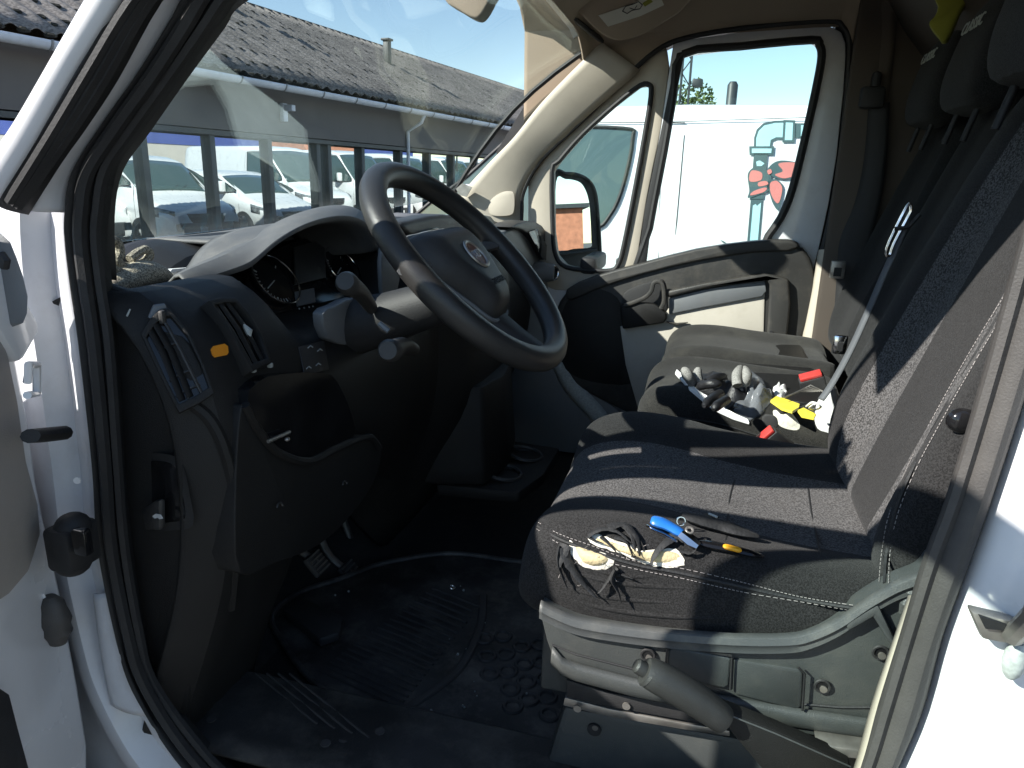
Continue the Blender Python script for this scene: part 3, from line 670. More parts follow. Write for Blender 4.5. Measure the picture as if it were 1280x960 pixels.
m_ = MB(); m_.tube([r[-1]+Vector((.004,-.006,0)) for r in rows], .007, 6); m_.tube([p+Vector((.004,0,-.006)) for p in rows[-1]], .007, 6); m_.tube([r[0] for r in rows], .007, 6); part(m_, 'windscreen_border', 'rubber')
# outer part of far A pillar + bonnet + front body shell
bon = []
for x, z in ((-1.95,.45),(-1.98,.8),(-1.9,1.05),(-1.7,1.18),(-1.35,1.30),(-1.0,1.385)):
    bon.append([Vector((x+.25*abs((y-.77)/.9)**4, y, z-.10*abs((y-.77)/.86)**3)) for y in [-.08+1.70*i/12 for i in range(13)]])
part(MB().grid(bon), 'bonnet', 'white', solid=.01)
m_ = MB(); m_.grid([[Vector((x,-.08,z)) for x in (-1.9,-1.5,-1.2,-.95,-.735)] for z in (.5,.8,1.1,1.30,1.41)]); m_.grid([[Vector((x,1.62,z)) for x in (-1.9,-1.5,-1.2,-.95,-.40)] for z in (.35,.8,1.1,1.25)]); part(m_, 'front_wing', 'white', solid=.01)
m_ = MB(); m_.grid([[Vector((x,y,z)) for y in (0,.4,.8,1.2,1.55)] for x,z in ((-1.05,1.37),(-1.0,1.44),(-.93,1.47))]); part(m_, 'scuttle', 'rubber', solid=.01)
# far side shell outside the cab
cs = MB(); cs.box((2.35,-.075,1.43),(3.3,.02,2.2)); cs.box((2.3,1.61,1.43),(3.5,.02,2.2)); cs.box((4.0,.77,1.43),(.02,1.68,2.2)); part(cs, 'cargo_body', 'white')
m_ = MB(); m_.box((.62,.77,1.45),(.03,1.6,2.1)); part(m_, 'bulkhead', 'beigeshade')
m_ = MB(); m_.box((.9,.77,.70),(6.2-1.0,1.66,.05)); part(m_, 'underbody', 'rubber')
m_ = MB(); m_.grid([[Vector((x,y,z)) for y in (.03,.4,.8,1.2,1.52)] for x,z in ((-.70,.745),(-.85,.78),(-1.0,.90),(-1.08,1.1),(-1.1,1.38))]); part(m_, 'firewall', 'carpet', solid=.02)
m_ = MB(); m_.grid([[Vector((x,y,.748+.004*noise.noise(Vector((x*9,y*9,0))))) for y in [.07+1.43*i/24 for i in range(25)]] for x in [-.75+1.36*i/24 for i in range(25)]]); part(m_, 'cab_floor', 'carpet', solid=.01)
# wheels of our van (outside the frame but carrying it)
for x, y in ((-1.15,.05),(-1.15,1.5),(2.9,.05),(2.9,1.5)):
    m_ = MB(); m_.tube([(x,y-.11,.35),(x,y-.08,.35),(x,y+.08,.35),(x,y+.11,.35)], [.31,.35,.35,.31], 24); part(m_, 'wheel', 'tyre')
# ================================================================ far side: passenger door, pillars, mirror
Yd = 1.50
# A-pillar trim
ap = [(-6,0)]
m_ = MB(); r_ = [(752,52,800,88),(700,104,740,140),(672,134,705,172),(642,172,676,200),(610,205,655,235),(578,240,650,268),(560,262,655,300)]
m_.grid(band(r_, 1.445, 1.485, .005, 6, 5)); apil = part(m_, 'front_pillar_trim', 'beige', solid=.006)
m_ = MB(); m_.prism(px([(612,252),(626,241),(638,239),(643,243),(643,262),(638,269),(620,270),(612,266)], Y=1.459, n=3), (0,-.003,0)); part(m_, 'tweeter_cover', 'beige', apil, bevel=.0015)
m_ = MB(); m_.prism(px([(570,236),(578,229),(590,234),(583,246),(574,244)], Y=1.42), (0,.004,0)); part(m_, 'pillar_clip', 'steel', apil)
# passenger door: main sheet frame as ring panels
so_ = [(652,265),(654,238),(672,205),(700,176),(728,150),(775,104),(819,64),(858,47),(936,34),(1034,26),(1052,34),(1061,52),(1058,110),(1050,195),(1040,255),(1030,301),(1010,375),(990,430),(975,520),(760,560),(700,480),(680,420),(665,330)]
mg = [(853,68),(925,58),(1014,50),(1024,56),(1027,70),(1022,101),(1010,156),(991,234),(976,272),(955,306),(955,345),(805,345),(812,285),(830,190),(842,120)]
qg = [(690,214),(699,201),(728,168),(770,130),(800,107),(811,106),(814,114),(810,145),(795,230),(780,306),(773,330),(764,338),(740,338),(708,334),(695,320),(691,290)]
SO = px(so_, Y=Yd); 
# inner door skin built from strips so both windows are real holes
def bandpts(a, b, d=-.02): pass
pd = MB()
def ring_pair(mb, inner, outer, vec, n=80):
    ringpanel(mb, px(outer, Y=Yd), px(inner, Y=Yd), vec, n)
mo = [(846,58),(925,44),(1018,36),(1044,42),(1050,60),(1046,110),(1036,190),(1022,250),(1008,300),(985,420),(800,420),(790,345),(806,250),(824,160),(836,90)]
qo = [(672,225),(678,208),(700,182),(728,152),(775,110),(812,90),(828,92),(833,104),(824,160),(806,250),(793,330),(780,356),(740,362),(690,358),(672,345),(668,300)]
ring_pair(pd, mg, [(842,52),(925,40),(1022,30),(1050,36),(1058,56),(1055,110),(1046,195),(1036,255),(1026,301),(1008,375),(985,430),(800,430),(795,345),(810,250),(826,160),(836,90)], (0,.05,0))
PDR = part(pd, 'passenger_door', 'jamb', bevel=.004)
m_ = MB(); ring_pair(m_, qg, [(660,225),(664,208),(690,175),(724,140),(775,92),(818,64),(836,58),(836,92),(826,160),(808,250),(793,345),(780,360),(740,366),(690,362),(668,350),(660,300)], (0,.05,0))
part(m_, 'door_corner_frame', 'beige', PDR, bevel=.004)
def offs(l, k, cx, cy): return [((x-cx)*k+cx, (y-cy)*k+cy) for x, y in l]
m_ = MB(); m_.tube(cr(px(mg, Y=Yd-.004), 3, True)+[P(*mg[0], Y=Yd-.004)], .0105, 8); part(m_, 'window_rubber', 'rubber', PDR)
m_ = MB(); m_.tube(cr(px(qg, Y=Yd-.004), 3, True)+[P(*qg[0], Y=Yd-.004)], .007, 8); part(m_, 'quarter_window_rubber', 'rubber', PDR)
m_ = MB(); m_.prism(px(mg, Y=Yd+.03), (0,.004,0)); part(m_, 'window_glass', 'sideglass', PDR, smooth=False)
m_ = MB(); m_.prism(px(qg, Y=Yd+.03), (0,.004,0)); part(m_, 'quarter_window', 'sideglass', PDR, smooth=False)
# black slot left of the main glass and sill strip
m_ = MB(); m_.prism(px([(846,66),(856,64),(816,262),(806,340),(796,340),(806,262)], Y=Yd-.012), (0,.02,0)); part(m_, 'glass_channel', 'rubber', PDR, bevel=.002)
# dark rubber round the whole door
m_ = MB(); m_.tube(cr(px([(660,330),(652,290),(652,262),(654,240),(672,205),(700,176),(728,150),(775,104),(819,64),(858,47),(936,34),(1034,26),(1054,34),(1062,54),(1059,110),(1051,195),(1041,255),(1031,301),(1010,385),(992,470)], Y=Yd-.012), 4), .007, 8); part(m_, 'door_opening_seal', 'rubber')
m_ = MB(); m_.prism(px([(1044,20),(1200,0),(1180,560),(960,560),(994,385),(1018,301),(1034,195),(1044,110)], Y=Yd+.058), (0,.05,0)); m_.prism(px([(640,230),(664,208),(730,146),(775,102),(821,66),(858,48),(940,36),(1040,28),(1080,30),(1080,-60),(860,-60),(700,60),(620,190)], Y=Yd+.056), (0,.04,0)); part(m_, 'body_side_frame', 'rubber')
# lower door shell
m_ = MB(); m_.prism(px([(655,330),(700,352),(760,345),(860,322),(985,300),(1022,305),(1008,375),(985,470),(975,640),(690,640),(660,480)], Y=Yd+.004), (0,.06,0)); part(m_, 'door_lower_shell', 'jamb', PDR)
# dark grey inner panel with raised rim
tp = [(706,368),(742,352),(800,335),(870,318),(940,307),(985,304),(1004,311),(1016,330),(1019,360),(1012,400),(998,440),(985,520),(860,560),(790,520),(735,492),(702,470),(692,440),(692,400)]
m_ = MB(); m_.prism(px(tp, Y=Yd-.035, n=3), (0,.04,0)); dp = part(m_, 'door_panel', 'doorgrey', PDR, bevel=.012, seg=3)
m_ = MB(); m_.prism(px([(708,362),(742,346),(800,330),(870,312),(940,302),(985,300),(1000,306),(985,314),(940,316),(870,327),(800,344),(745,362),(712,376)], Y=Yd-.045, n=2), (0,.05,0)); part(m_, 'window_ledge', 'doorgrey', PDR, bevel=.008, seg=3)
if 0: m_ = MB(); m_.tube(cr(px([(982,318),(992,325),(994,360),(985,400),(972,440),(960,500)], Y=Yd-.046), 4), .011, 8); part(m_, 'panel_rim', 'doorgrey', PDR)
# dark deep pocket on the front half, pale insert, ledge, handle bowl
m_ = MB(); m_.prism(px([(712,372),(742,360),(772,372),(778,400),(783,455),(790,480),(740,478),(706,462),(700,430),(700,398)], Y=Yd-.037, n=3), (0,.01,0)); part(m_, 'speaker_grille', 'dash', dp, bevel=.006)
m_ = MB(); m_.prism(px([(775,408),(826,400),(836,385),(952,358),(956,366),(954,440),(940,520),(800,520),(782,456)], Y=Yd-.039), (0,.006,0)); part(m_, 'pale_insert', 'beigepanel', dp, bevel=.002)
m_ = MB(); m_.prism(px([(836,373),(880,362),(956,350),(958,364),(953,371),(880,384),(836,393)], Y=Yd-.047), (0,.02,0)); part(m_, 'armrest_ledge', 'greyplastic', dp, bevel=.003)
m_ = MB(); m_.prism(px([(834,372),(880,361),(957,348),(962,356),(962,372),(958,440),(946,500),(968,500),(982,440),(988,380),(986,350),(976,346),(955,342),(880,354),(834,364)], Y=Yd-.058), (0,.03,0)); part(m_, 'insert_surround', 'doorgrey', dp, bevel=.006, seg=3)
m_ = MB(); m_.prism(px([(778,372),(790,360),(822,350),(830,352),(833,372),(832,392),(815,398),(780,402)], Y=Yd-.040, n=3), (0,.008,0)); part(m_, 'handle_bowl', 'rubber', dp, bevel=.003)
m_ = MB(); m_.tube(cr(px([(780,382),(792,378),(806,372),(814,364),(817,354),(824,352),(829,358),(830,376),(826,386)], Y=Yd-.062), 4), [.0048]*33, 8, flat=1.3); part(m_, 'inner_handle', 'doorgrey', dp)
m_ = MB(); m_.prism(px([(776,382),(800,378),(818,380),(832,390),(834,398),(830,404),(778,412)], Y=Yd-.06), (0,.025,0)); part(m_, 'pull_cup', 'dash', dp, bevel=.006)
m_ = MB(); m_.tube(px([(833,402),(846,405),(860,403)], Y=Yd-.046), [.004,.009,.003], 8, flat=.4); part(m_, 'lock_slider', 'doorgrey', dp)
m_ = MB(); m_.disc(P(964,415,Y=Yd-.058), (0,-1,0), .005, .003, 10); part(m_, 'panel_screw', 'rubber', dp)
# passenger B pillar: beige inner post, dark belt cover, cab side panel
m_ = MB(); m_.grid(band([(1062,20,1120,-10),(1064,60,1120,40),(1060,110,1112,110),(1052,195,1100,195),(1042,255,1092,255),(1033,301,1085,301),(1012,385,1070,385),(994,440,1060,440),(980,560,1050,560)], Yd-.005, Yd-.08, .02, 6, 4)); part(m_, 'rear_post_trim', 'beigeshade', solid=.006)
m_ = MB(); m_.grid(band([(1024,312,1040,310),(1018,350,1034,350),(1008,400,1026,400),(1001,440,1022,440),(990,520,1010,520)], Yd-.03, Yd-.045, .012, 5, 4)); part(m_, 'post_cover', 'beige', solid=.006)
m_ = MB(); m_.grid(band([(1086,130,1112,128),(1080,200,1108,200),(1068,255,1100,255),(1050,300,1090,300),(1046,345,1084,345),(1040,430,1075,430),(1034,470,1070,470)], Yd-.085, Yd-.10, .006, 5, 4)); part(m_, 'seat_belt', 'beltweb', solid=.003)
m_ = MB(); m_.box(P(1090,122,Y=Yd-.10), (.055,.03,.05)); m_.box(P(1094,106,Y=Yd-.09), (.02,.03,.06)); part(m_, 'belt_anchor', 'rubber', bevel=.008)
m_ = MB(); m_.box(P(1047,337,Y=Yd-.13), (.035,.012,.045)); part(m_, 'belt_tongue', 'steel', bevel=.003)
m_ = MB(); m_.box(P(1047,340,Y=Yd-.137), (.018,.004,.022)); part(m_, 'tongue_slot', 'rubber')
m_ = MB(); m_.box((.45,Yd-.06,1.45),(.32,.03,1.3)); part(m_, 'cab_side_panel', 'beigeshade', bevel=.01)
m_ = MB(); rows=[[Vector((x,y,z)) for y in (.9,1.1,1.3,1.42)] for x,z in ((.34,2.06),(.40,1.97),(.46,1.90),(.52,1.86),(.60,1.84))]; part(MB().grid(rows), 'rear_shelf_lip', 'beigeshade', solid=.02)
# exterior mirror on the passenger door
m_ = MB(); ym = Yd+.20
pm = (P(718,275,Y=ym), Vector((.80,-.60,.055)).normalized())
mo_ = cr(px([(693,222),(706,217),(724,219),(738,228),(745,245),(748,275),(750,305),(749,332),(735,336),(700,333),(692,318)], pl=pm), 4, True)
mi_ = cr(px([(694,228),(706,224),(722,227),(730,236),(735,252),(737,275),(738,300),(737,309),(716,311),(700,315),(694,312)], pl=pm), 4, True)
hs = MB(); c0 = sum(mo_, Vector())/len(mo_); rings = []
for u, k in ((0,1.0),(.02,1.03),(.05,1.02),(.09,.92),(.12,.7),(.13,.3)):
    rings.append([c0+(p-c0)*k+Vector((-u*.9, u*.35, 0)) for p in mo_])
hs.loft(rings); em = part(hs, 'exterior_mirror', 'rubber')
mp = MB(); md = pm[1]*.004; mp.prism([p+md for p in mi_], pm[1]*-.001); mr_ = part(mp, 'mirror_glass', 'mirror', em, smooth=False)
m_ = MB(); m_.tube(cr([p+Vector((0,-.004,0)) for p in mo_[::2]], 2, True)+[mo_[0]+Vector((0,-.004,0))], .006, 6); part(m_, 'mirror_rim', 'rubber', em)
m_ = MB(); m_.tube([P(a,b,pl=(pm[0]+pm[1]*.006,pm[1])) for a,b in ((696,318),(720,316),(745,312))], .006, 8); part(m_, 'mirror_divider', 'rubber', em)
m_ = MB(); m_.box(P(742,328,Y=Yd+.10), (.05,.22,.05)); part(m_, 'mirror_arm', 'rubber', em, bevel=.012)
m_ = MB(); m_.box((-.13,1.6,.92),(.86,.03,.7)); part(m_, 'door_outer_skin', 'white', PDR)
# ================================================================ dashboard
def lerp1(t, x):
    for (a, va), (b, vb) in zip(t, t[1:]):
        if x <= b:
            u = 0 if b == a else max(0, (x-a)/(b-a)); u = u*u*(3-2*u)
            return va+(vb-va)*u
    return t[-1][1]
# each row: (z table over Y, X table over Y)
Ys = [0,.012,.03,.06,.10,.14,.18,.21,.24,.28,.34,.40,.46,.52,.58,.62,.66,.70,.74,.80,.88,.96,1.04,1.10,1.16,1.22,1.30,1.38,1.44,1.48,1.495]
def dprof(Y):
    k = lerp1([(0,0),(.70,0),(.76,1),(1.08,1),(1.14,.3),(1.5,.3)], Y)       # centre stack
    c = lerp1([(0,0),(.21,0),(.26,1),(.60,1),(.68,0),(1.5,0)], Y)          # below the instruments
    e = lerp1([(0,-.05),(.03,0),(1.47,0),(1.5,-.03)], Y)                   # rounded ends
    dk = lerp1([(0,-.055),(.22,-.055),(.34,0),(1.5,0)], Y); r = [(-.945,1.482+dk),(-.80,1.480+dk),(-.70-.06*c,1.478-.09*c+dk*.9)]
    r += [(-.65-.05*c+.05*k, 1.472-.09*c+.012*k), (-.605-.035*c+.08*k, 1.450-.077*c+.01*k), (-.565-.010*c+.085*k, 1.405-.042*c)]
    r += [(-.54-.005*c+.07*k, 1.345-.012*c), (-.53+.06*k, 1.285), (-.532-.012*c+.07*k, 1.20), (-.545-.01*c+.07*k, 1.12), (-.565-.01*c+.06*k, 1.05), (-.60-.04*c+.05*k, .96+.03*c), (-.635-.10*c+.05*k, .87+.14*c), (-.66-.16*c, .77+.28*c)]
    return [Vector((x+e, Y+.004, z)) for x, z in r]
rows = [dprof(y) for y in Ys]
m_ = MB(); m_.grid(rows)
DB = part(m_, 'dashboard', 'dash', solid=.006, sub=1)
m_ = MB(); m_.prism([(-.80,.026,.77),(-.80,.026,1.46),(-.70,.026,1.475),(-.64,.026,1.462),(-.60,.026,1.42),(-.575,.026,1.34),(-.57,.026,1.2),(-.60,.026,1.0),(-.66,.026,.77)], (0,.02,0)); ECP = part(m_, 'dash_end_cap', 'dash', DB, bevel=.006)
from mathutils.bvhtree import BVHTree
def snap(obj_list):
    bpy.context.view_layer.update(); dg = bpy.context.evaluated_depsgraph_get(); tr = []
    for o in obj_list:
        ev = o.evaluated_get(dg); me = ev.to_mesh(); pw = WLOC.get(o.parent.name if o.parent else '', Vector((0,0,0)))
        off = o.location+pw
        tr.append(BVHTree.FromPolygons([v.co+off for v in me.vertices], [list(p.vertices) for p in me.polygons])); ev.to_mesh_clear()
    def f(x, y, lift=.0015):
        d = ray(x, y).normalized(); best = None
        for t in tr:
            h = t.ray_cast(CAM, d)
            if h[0] is not None and (best is None or h[3] < best[0]): best = (h[3], h[0], h[1])
        if not best: return None
        nrm = best[2] if best[2].dot(d) < 0 else -best[2]
        return best[1]+nrm*lift
    def plane(pts):
        q = [x for x in (f(a,b,0) for a,b in pts) if x is not None]; c = sum(q, Vector())/len(q); n = Vector()
        for a, b in zip(q, q[1:]+q[:1]): n += (a-c).cross(b-c)
        n.normalize(); n = n if n.dot(CAM-c) > 0 else -n
        return (c + n*max(0, max((x-c).dot(n) for x in q)), n)
    f.plane = plane
    return f
SD = snap([DB, ECP])
# worn grey upper pad of the dash top
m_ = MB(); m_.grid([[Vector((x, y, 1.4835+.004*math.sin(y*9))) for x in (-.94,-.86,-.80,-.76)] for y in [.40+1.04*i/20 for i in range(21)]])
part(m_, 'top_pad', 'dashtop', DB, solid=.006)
# instrument hood
tp = [(212,350),(230,339),(267,321),(311,297),(352,275),(392,262),(424,258),(449,263),(466,282),(472,304),(470,330)]
lp = [(232,358),(254,350),(284,341),(313,330),(340,306),(366,289),(394,277),(424,271),(450,275),(464,292),(469,312)]
il = [(240,362),(262,355),(290,345),(318,336),(343,314),(368,297),(395,285),(424,279),(447,283),(460,299),(465,318)]
Xt = [-.70,-.70,-.705,-.71,-.715,-.72,-.72,-.72,-.715,-.70,-.69]
Xl = [-.655,-.65,-.64,-.625,-.61,-.60,-.60,-.60,-.60,-.605,-.61]
T1 = [P(a,b,X=x) for (a,b),x in zip(tp,Xt)]; L1 = [P(a,b,X=x) for (a,b),x in zip(lp,Xl)]; I1 = [P(a,b,X=x-.006) for (a,b),x in zip(il,Xl)]
T0 = [p+Vector((-.08,.03,-.065)) for p in T1]
I2 = [Vector((-.76, p.y*.96+.015, p.z-.010)) for p in I1]
hr = [cr(q,3) for q in (T0,T1,L1,I1,I2)]
mid = [a.lerp(b,.5)+Vector((.004,0,.014)) for a,b in zip(hr[1],hr[2])]
hr = [hr[0],hr[1],mid,hr[2],hr[3],hr[4]]
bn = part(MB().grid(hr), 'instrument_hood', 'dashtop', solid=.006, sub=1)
# instrument cluster
cn = Vector((.80,-.05,.60)).normalized(); c0 = P(385,348,X=-.675); pc = (c0, cn)
m_ = MB(); m_.prism(px([(306,360),(322,332),(345,312),(372,300),(400,292),(430,286),(458,300),(466,330),(462,372),(440,392),(400,400),(350,398),(322,384)], pl=(c0-cn*.012,cn), n=3), cn*-.02); cl = part(m_, 'instrument_cluster', 'gloss', bevel=.003)
for (gx, gy, r_) in ((344,350,.047),(427,334,.043)):
    c = P(gx, gy, pl=pc); 
    m_ = MB(); m_.torus(c+cn*.004, cn, r_, .0013, 40, 8); gr = part(m_, 'gauge_ring', 'chrome', cl)
    m_ = MB(); m_.disc(c-cn*.008, cn, r_-.004, .004, 36); part(m_, 'gauge_face', 'gloss', cl)
    ex = cn.cross(Vector((0,1,0))).normalized(); ey = Vector((0,1,0))
    m_ = MB()
    for i in range(25):
        a = math.radians(-40+260*i/24); d = ex*math.sin(a)*-1+ey*math.cos(a)*-1
        m_.tube([c-cn*.0035+d*(r_-.013), c-cn*.0035+d*(r_-.007)], .0006 if i%3 else .0011, 4)
    m_.tube([c-cn*.002, c-cn*.002-ey*(r_-.012)*.8-ex*.01], .0012, 4); part(m_, 'gauge_scale', 'printgrey', cl)
m_ = MB(); m_.prism(px([(366,310),(404,300),(406,348),(368,356)], pl=(c0-cn*.008,cn)), cn*.004); part(m_, 'trip_display', 'dash2', cl, bevel=.001)
m_ = MB(); m_.tube(px([(366,357),(385,352),(406,347)], pl=(c0-cn*.002,cn)), .0012, 5); part(m_, 'display_trim', 'chrome', cl)
m_ = MB(); m_.prism(px([(367,366),(391,361),(393,379),(371,384)], pl=(c0-cn*.006,cn)), cn*.004); part(m_, 'warning_display', 'greyplastic', cl, bevel=.001)
m_ = MB(); 
for q in ((374,386),(380,385),(386,384),(391,383)): m_.disc(P(*q, pl=(c0-cn*.004,cn)), cn, .0018, .001, 8)
part(m_, 'indicator_icons', 'printgrey', cl)
m_ = MB(); m_.prism(px([(282,356),(300,351),(303,362),(318,372),(306,376),(288,366)], X=-.64), (-.01,0,0)); part(m_, 'hood_spacer', 'greyplastic', DB)
# side vents
def vent(out, X, slats, cross, nrm):
    c, nrm = SD.plane(out); c = c + nrm*.006; pl = (c, nrm)
    o = px(out, pl=pl); cc = sum(o, Vector())/len(o); inn = [cc+(p-cc)*.84 for p in o]
    m_ = MB(); k = len(o); vs = o+inn+[p-nrm*.010 for p in inn]+[p-nrm*.03 for p in o]
    fs = []
    for i in range(k):
        j = (i+1)%k; fs += [(i,j,j+k,i+k),(i+k,j+k,j+2*k,i+2*k),(i,i+3*k,j+3*k,j)]
    m_.add([v+nrm*.006 for v in vs], fs); v = part(m_, 'air_vent', 'dash', DB, bevel=.0015, bang=40)
    m_ = MB(); m_.prism([p-nrm*.004 for p in inn], nrm*-.004); part(m_, 'vent_well', 'gloss', v)
    for pts in slats:
        m_ = MB(); q = px(pts, pl=(c+nrm*.002, nrm)); t = (q[-1]-q[0]).normalized(); s = t.cross(nrm)
        m_.tube(q, .0055, 6, flat=.35); part(m_, 'vent_slat', 'dash', v)
    for pts in cross:
        m_ = MB(); m_.tube(px(pts, pl=(c-nrm*.001, nrm)), .0016, 5); part(m_, 'vent_vane', 'dash2', v)
    return v
v1 = vent([(176,418),(186,402),(199,388),(211,386),(236,416),(256,458),(268,492),(250,504),(224,517),(205,480)], -.545,
  [[(187,410),(204,440),(228,500)],[(193,402),(214,438),(238,496)]], [[(212,476),(224,468),(240,462)],[(220,496),(232,488),(250,480)],[(198,440),(210,432),(222,428)],[(228,478),(236,500)]], (.85,-.35,.38))
m_ = MB(); m_.tube([SD(a,b,.010) for a,b in ((199,396),(210,412),(226,440),(240,468),(252,492))], .0022, 6, flat=.5); part(m_, 'vent_blade', 'dash2', v1)
m_ = MB(); m_.box(SD(203,402,.012), (.007,.008,.016)); part(m_, 'vent_tab', 'dash2', v1, bevel=.003)
m_ = MB(); m_.tube([SD(188,400,.006), SD(196,389,.006), SD(204,387,.006)], [.002,.006,.004], 8); part(m_, 'vent_corner', 'greyplastic', v1)
v2 = vent([(257,378),(272,374),(291,374),(309,394),(324,420),(336,456),(322,461),(312,466),(296,440),(276,404)], -.575,
  [[(268,382),(290,414),(314,458)],[(276,380),(298,412),(320,454)],[(284,378),(306,408),(328,450)]], [], (.85,-.1,.5))
m_ = MB(); m_.tube([SD(299,410,.008), SD(304,418,.010), SD(306,424,.008)], [.002,.005,.002], 8); part(m_, 'vent_tab', 'printgrey', v2)
for q in ((312,464),(333,458)):
    m_ = MB(); m_.box(SD(*q, .006), (.006,.006,.006)); part(m_, 'vent_clip', 'printgrey', v2, bevel=.001)
# orange sticker, maker's mark, switch symbols
pn = SD.plane([(263,433),(284,430),(285,444),(266,447)])
m_ = MB(); m_.prism(px([(263,437),(266,433),(280,430),(284,433),(285,441),(283,444),(268,447),(265,444)], pl=pn), pn[1]*.0012); part(m_, 'orange_sticker', 'orange', DB)
m_ = MB(); m_.tube([SD(159,396), SD(163,387)], .0012, 5); part(m_, 'chrome_scratch', 'printgrey', DB)
m_ = MB(); swp = SD.plane([(372,434),(404,426),(410,462),(380,470)]); m_.prism(px([(372,434),(404,426),(410,462),(380,470)], pl=swp), swp[1]*.002); sw = part(m_, 'switch_panel', 'dash2', DB, bevel=.002)
for a,b in ((388,434),(400,438),(386,460),(398,456)):
    m_ = MB(); m_.tube([P(a+u,b+v,pl=(swp[0]+swp[1]*.003,swp[1])) for u,v in ((-3,1),(0,-2),(3,0))], .0009, 4); part(m_, 'switch_symbol', 'printgrey', sw)
# pale grey pieces painting sunlit patches of the dash face beside the column
m_ = MB(); m_.prism(px([(404,392),(420,382),(444,372),(452,392),(458,420),(466,440),(452,444),(432,432),(412,424)], X=-.548, n=2), (-.02,0,0)); part(m_, 'sunlit_column_patch', 'greyplastic', DB, bevel=.004)
m_ = MB(); m_.prism(px([(480,300),(500,306),(506,330),(498,362),(520,372),(560,360),(566,392),(530,410),(490,396),(478,360)], X=-.56, n=2), (-.01,0,0)); part(m_, 'sunlit_cluster_patch', 'greyplastic', DB, bevel=.004)  # pale piece in the shape of a sunlit patch behind the wheel
# storage tray under the instruments, its shaded opening a black panel, and the knee panel
m_ = MB(); kp = [(300,520),(309,508),(324,540),(350,566),(386,575),(418,560),(446,548),(464,545),(474,556),(476,574),(466,606),(436,648),(398,682),(345,704),(300,716),(294,630)]
m_.prism(px(kp, X=-.524, n=3), (-.04,0,0)); kn = part(m_, 'knee_panel', 'dash', DB, bevel=.018, seg=4)
m_ = MB(); m_.tube(cr(px([(306,506),(324,540),(350,567),(386,577),(418,562),(446,550),(464,547),(474,560)], X=-.523), 4), .006, 8); part(m_, 'tray_lip', 'dash', kn)
m_ = MB(); m_.tube(px([(408,500),(414,530),(422,552)], X=-.528), .004, 6); part(m_, 'tray_divider', 'dash2', kn)
m_ = MB(); m_.prism(px([(309,506),(322,478),(350,468),(404,466),(422,478),(440,520),(440,552),(386,580),(350,570)], X=-.524, n=2), (-.02,0,0)); part(m_, 'tray_shade_panel', 'gloss', DB)  # black panel standing for the shade inside the tray
m_ = MB(); m_.tube([P(335,552,X=-.516), P(348,546,X=-.516), P(362,540,X=-.516)], .0025, 6); m_.ell(P(359,549,X=-.514), (.004,.004,.003), n=8, m=6)
tag(m_.build('loose_key', 'steel'), 'small metal key lying in the dark storage tray under the instruments', 'key')
for q in ((431,606),(350,634)):
    m_ = MB(); m_.torus(P(*q, X=-.516), (1,0,.2), .006, .0014, 16, 6, 0, -1, 2); part(m_, 'panel_screw', 'dash2', kn)
# side end of the dash with the bonnet release recess
m_ = MB(); m_.tube(cr([SD(a,b,-.002) for a,b in [(240,506),(262,524),(280,560),(292,610),(296,680),(290,760)]], 4), [.008]*21, 8); part(m_, 'side_rib', 'dash', DB)
rpl = SD.plane([(190,580),(226,590),(230,650),(190,650)]); ro = cr(px([(176,640),(172,600),(176,572),(190,566),(215,570),(226,584),(234,620),(238,656),(214,662),(186,662)], pl=rpl), 3, True); cc = sum(ro, Vector())/len(ro)
m_ = MB(); k = len(ro); vs = ro+[cc+(p-cc)*.82 for p in ro]+[cc+(p-cc)*.8-Vector((.003,0,0)) for p in ro]; m_.add([v+Vector((.004,0,0)) for v in vs], [(i,(i+1)%k,(i+1)%k+k,i+k) for i in range(k)]+[(i+k,(i+1)%k+k,(i+1)%k+2*k,i+2*k) for i in range(k)]); rr = part(m_, 'release_recess', 'dash2', DB)
m_ = MB(); m_.prism([p+Vector((.0025,0,0)) for p in [cc+(p-cc)*.8 for p in ro]], (-.001,0,0)); part(m_, 'recess_back', 'gloss', rr)
m_ = MB(); m_.prism(px([(186,634),(200,624),(208,622),(208,660),(190,660)], pl=(rpl[0]+rpl[1]*.004,rpl[1])), rpl[1]*.010); lv = part(m_, 'release_lever', 'dash2', DB, bevel=.004)
m_ = MB(); m_.prism(px([(191,645),(195,642),(201,643),(204,648),(200,649),(198,647),(194,648)], pl=(rpl[0]+rpl[1]*.0150,rpl[1])), rpl[1]*.0008); part(m_, 'lever_symbol', 'rag', DB)
# centre stack: screen hood, radio, pocket, passenger vents
m_ = MB(); m_.prism(px([(500,282),(520,274),(556,268),(590,276),(610,300),(628,326),(610,330),(560,312),(520,302)], X=-.56, n=2), (-.05,0,0)); cs_ = part(m_, 'centre_stack', 'dash2', DB, bevel=.012, seg=3)
m_ = MB(); m_.prism(px([(524,290),(544,284),(560,292),(566,304),(545,306),(528,300)], X=-.555), (.004,0,0)); part(m_, 'stack_vent', 'gloss', DB, bevel=.003)
m_ = MB(); m_.prism(px([(547,271),(560,268),(567,276),(556,281)], X=-.60), (0,0,.002)); part(m_, 'screen_reflection', 'sideglass', cs_)  # glass sliver standing for a blue screen reflection
m_ = MB(); m_.prism(px([(588,296),(604,290),(618,312),(634,330),(628,342),(606,336),(596,318)], X=-.53), (-.02,0,0)); rd = part(m_, 'radio_panel', 'greyplastic', DB, bevel=.004)
m_ = MB(); m_.prism(px([(604,336),(622,332),(628,342),(616,350)], X=-.525), (.01,0,0)); part(m_, 'radio_buttons', 'printgrey', DB, bevel=.003)
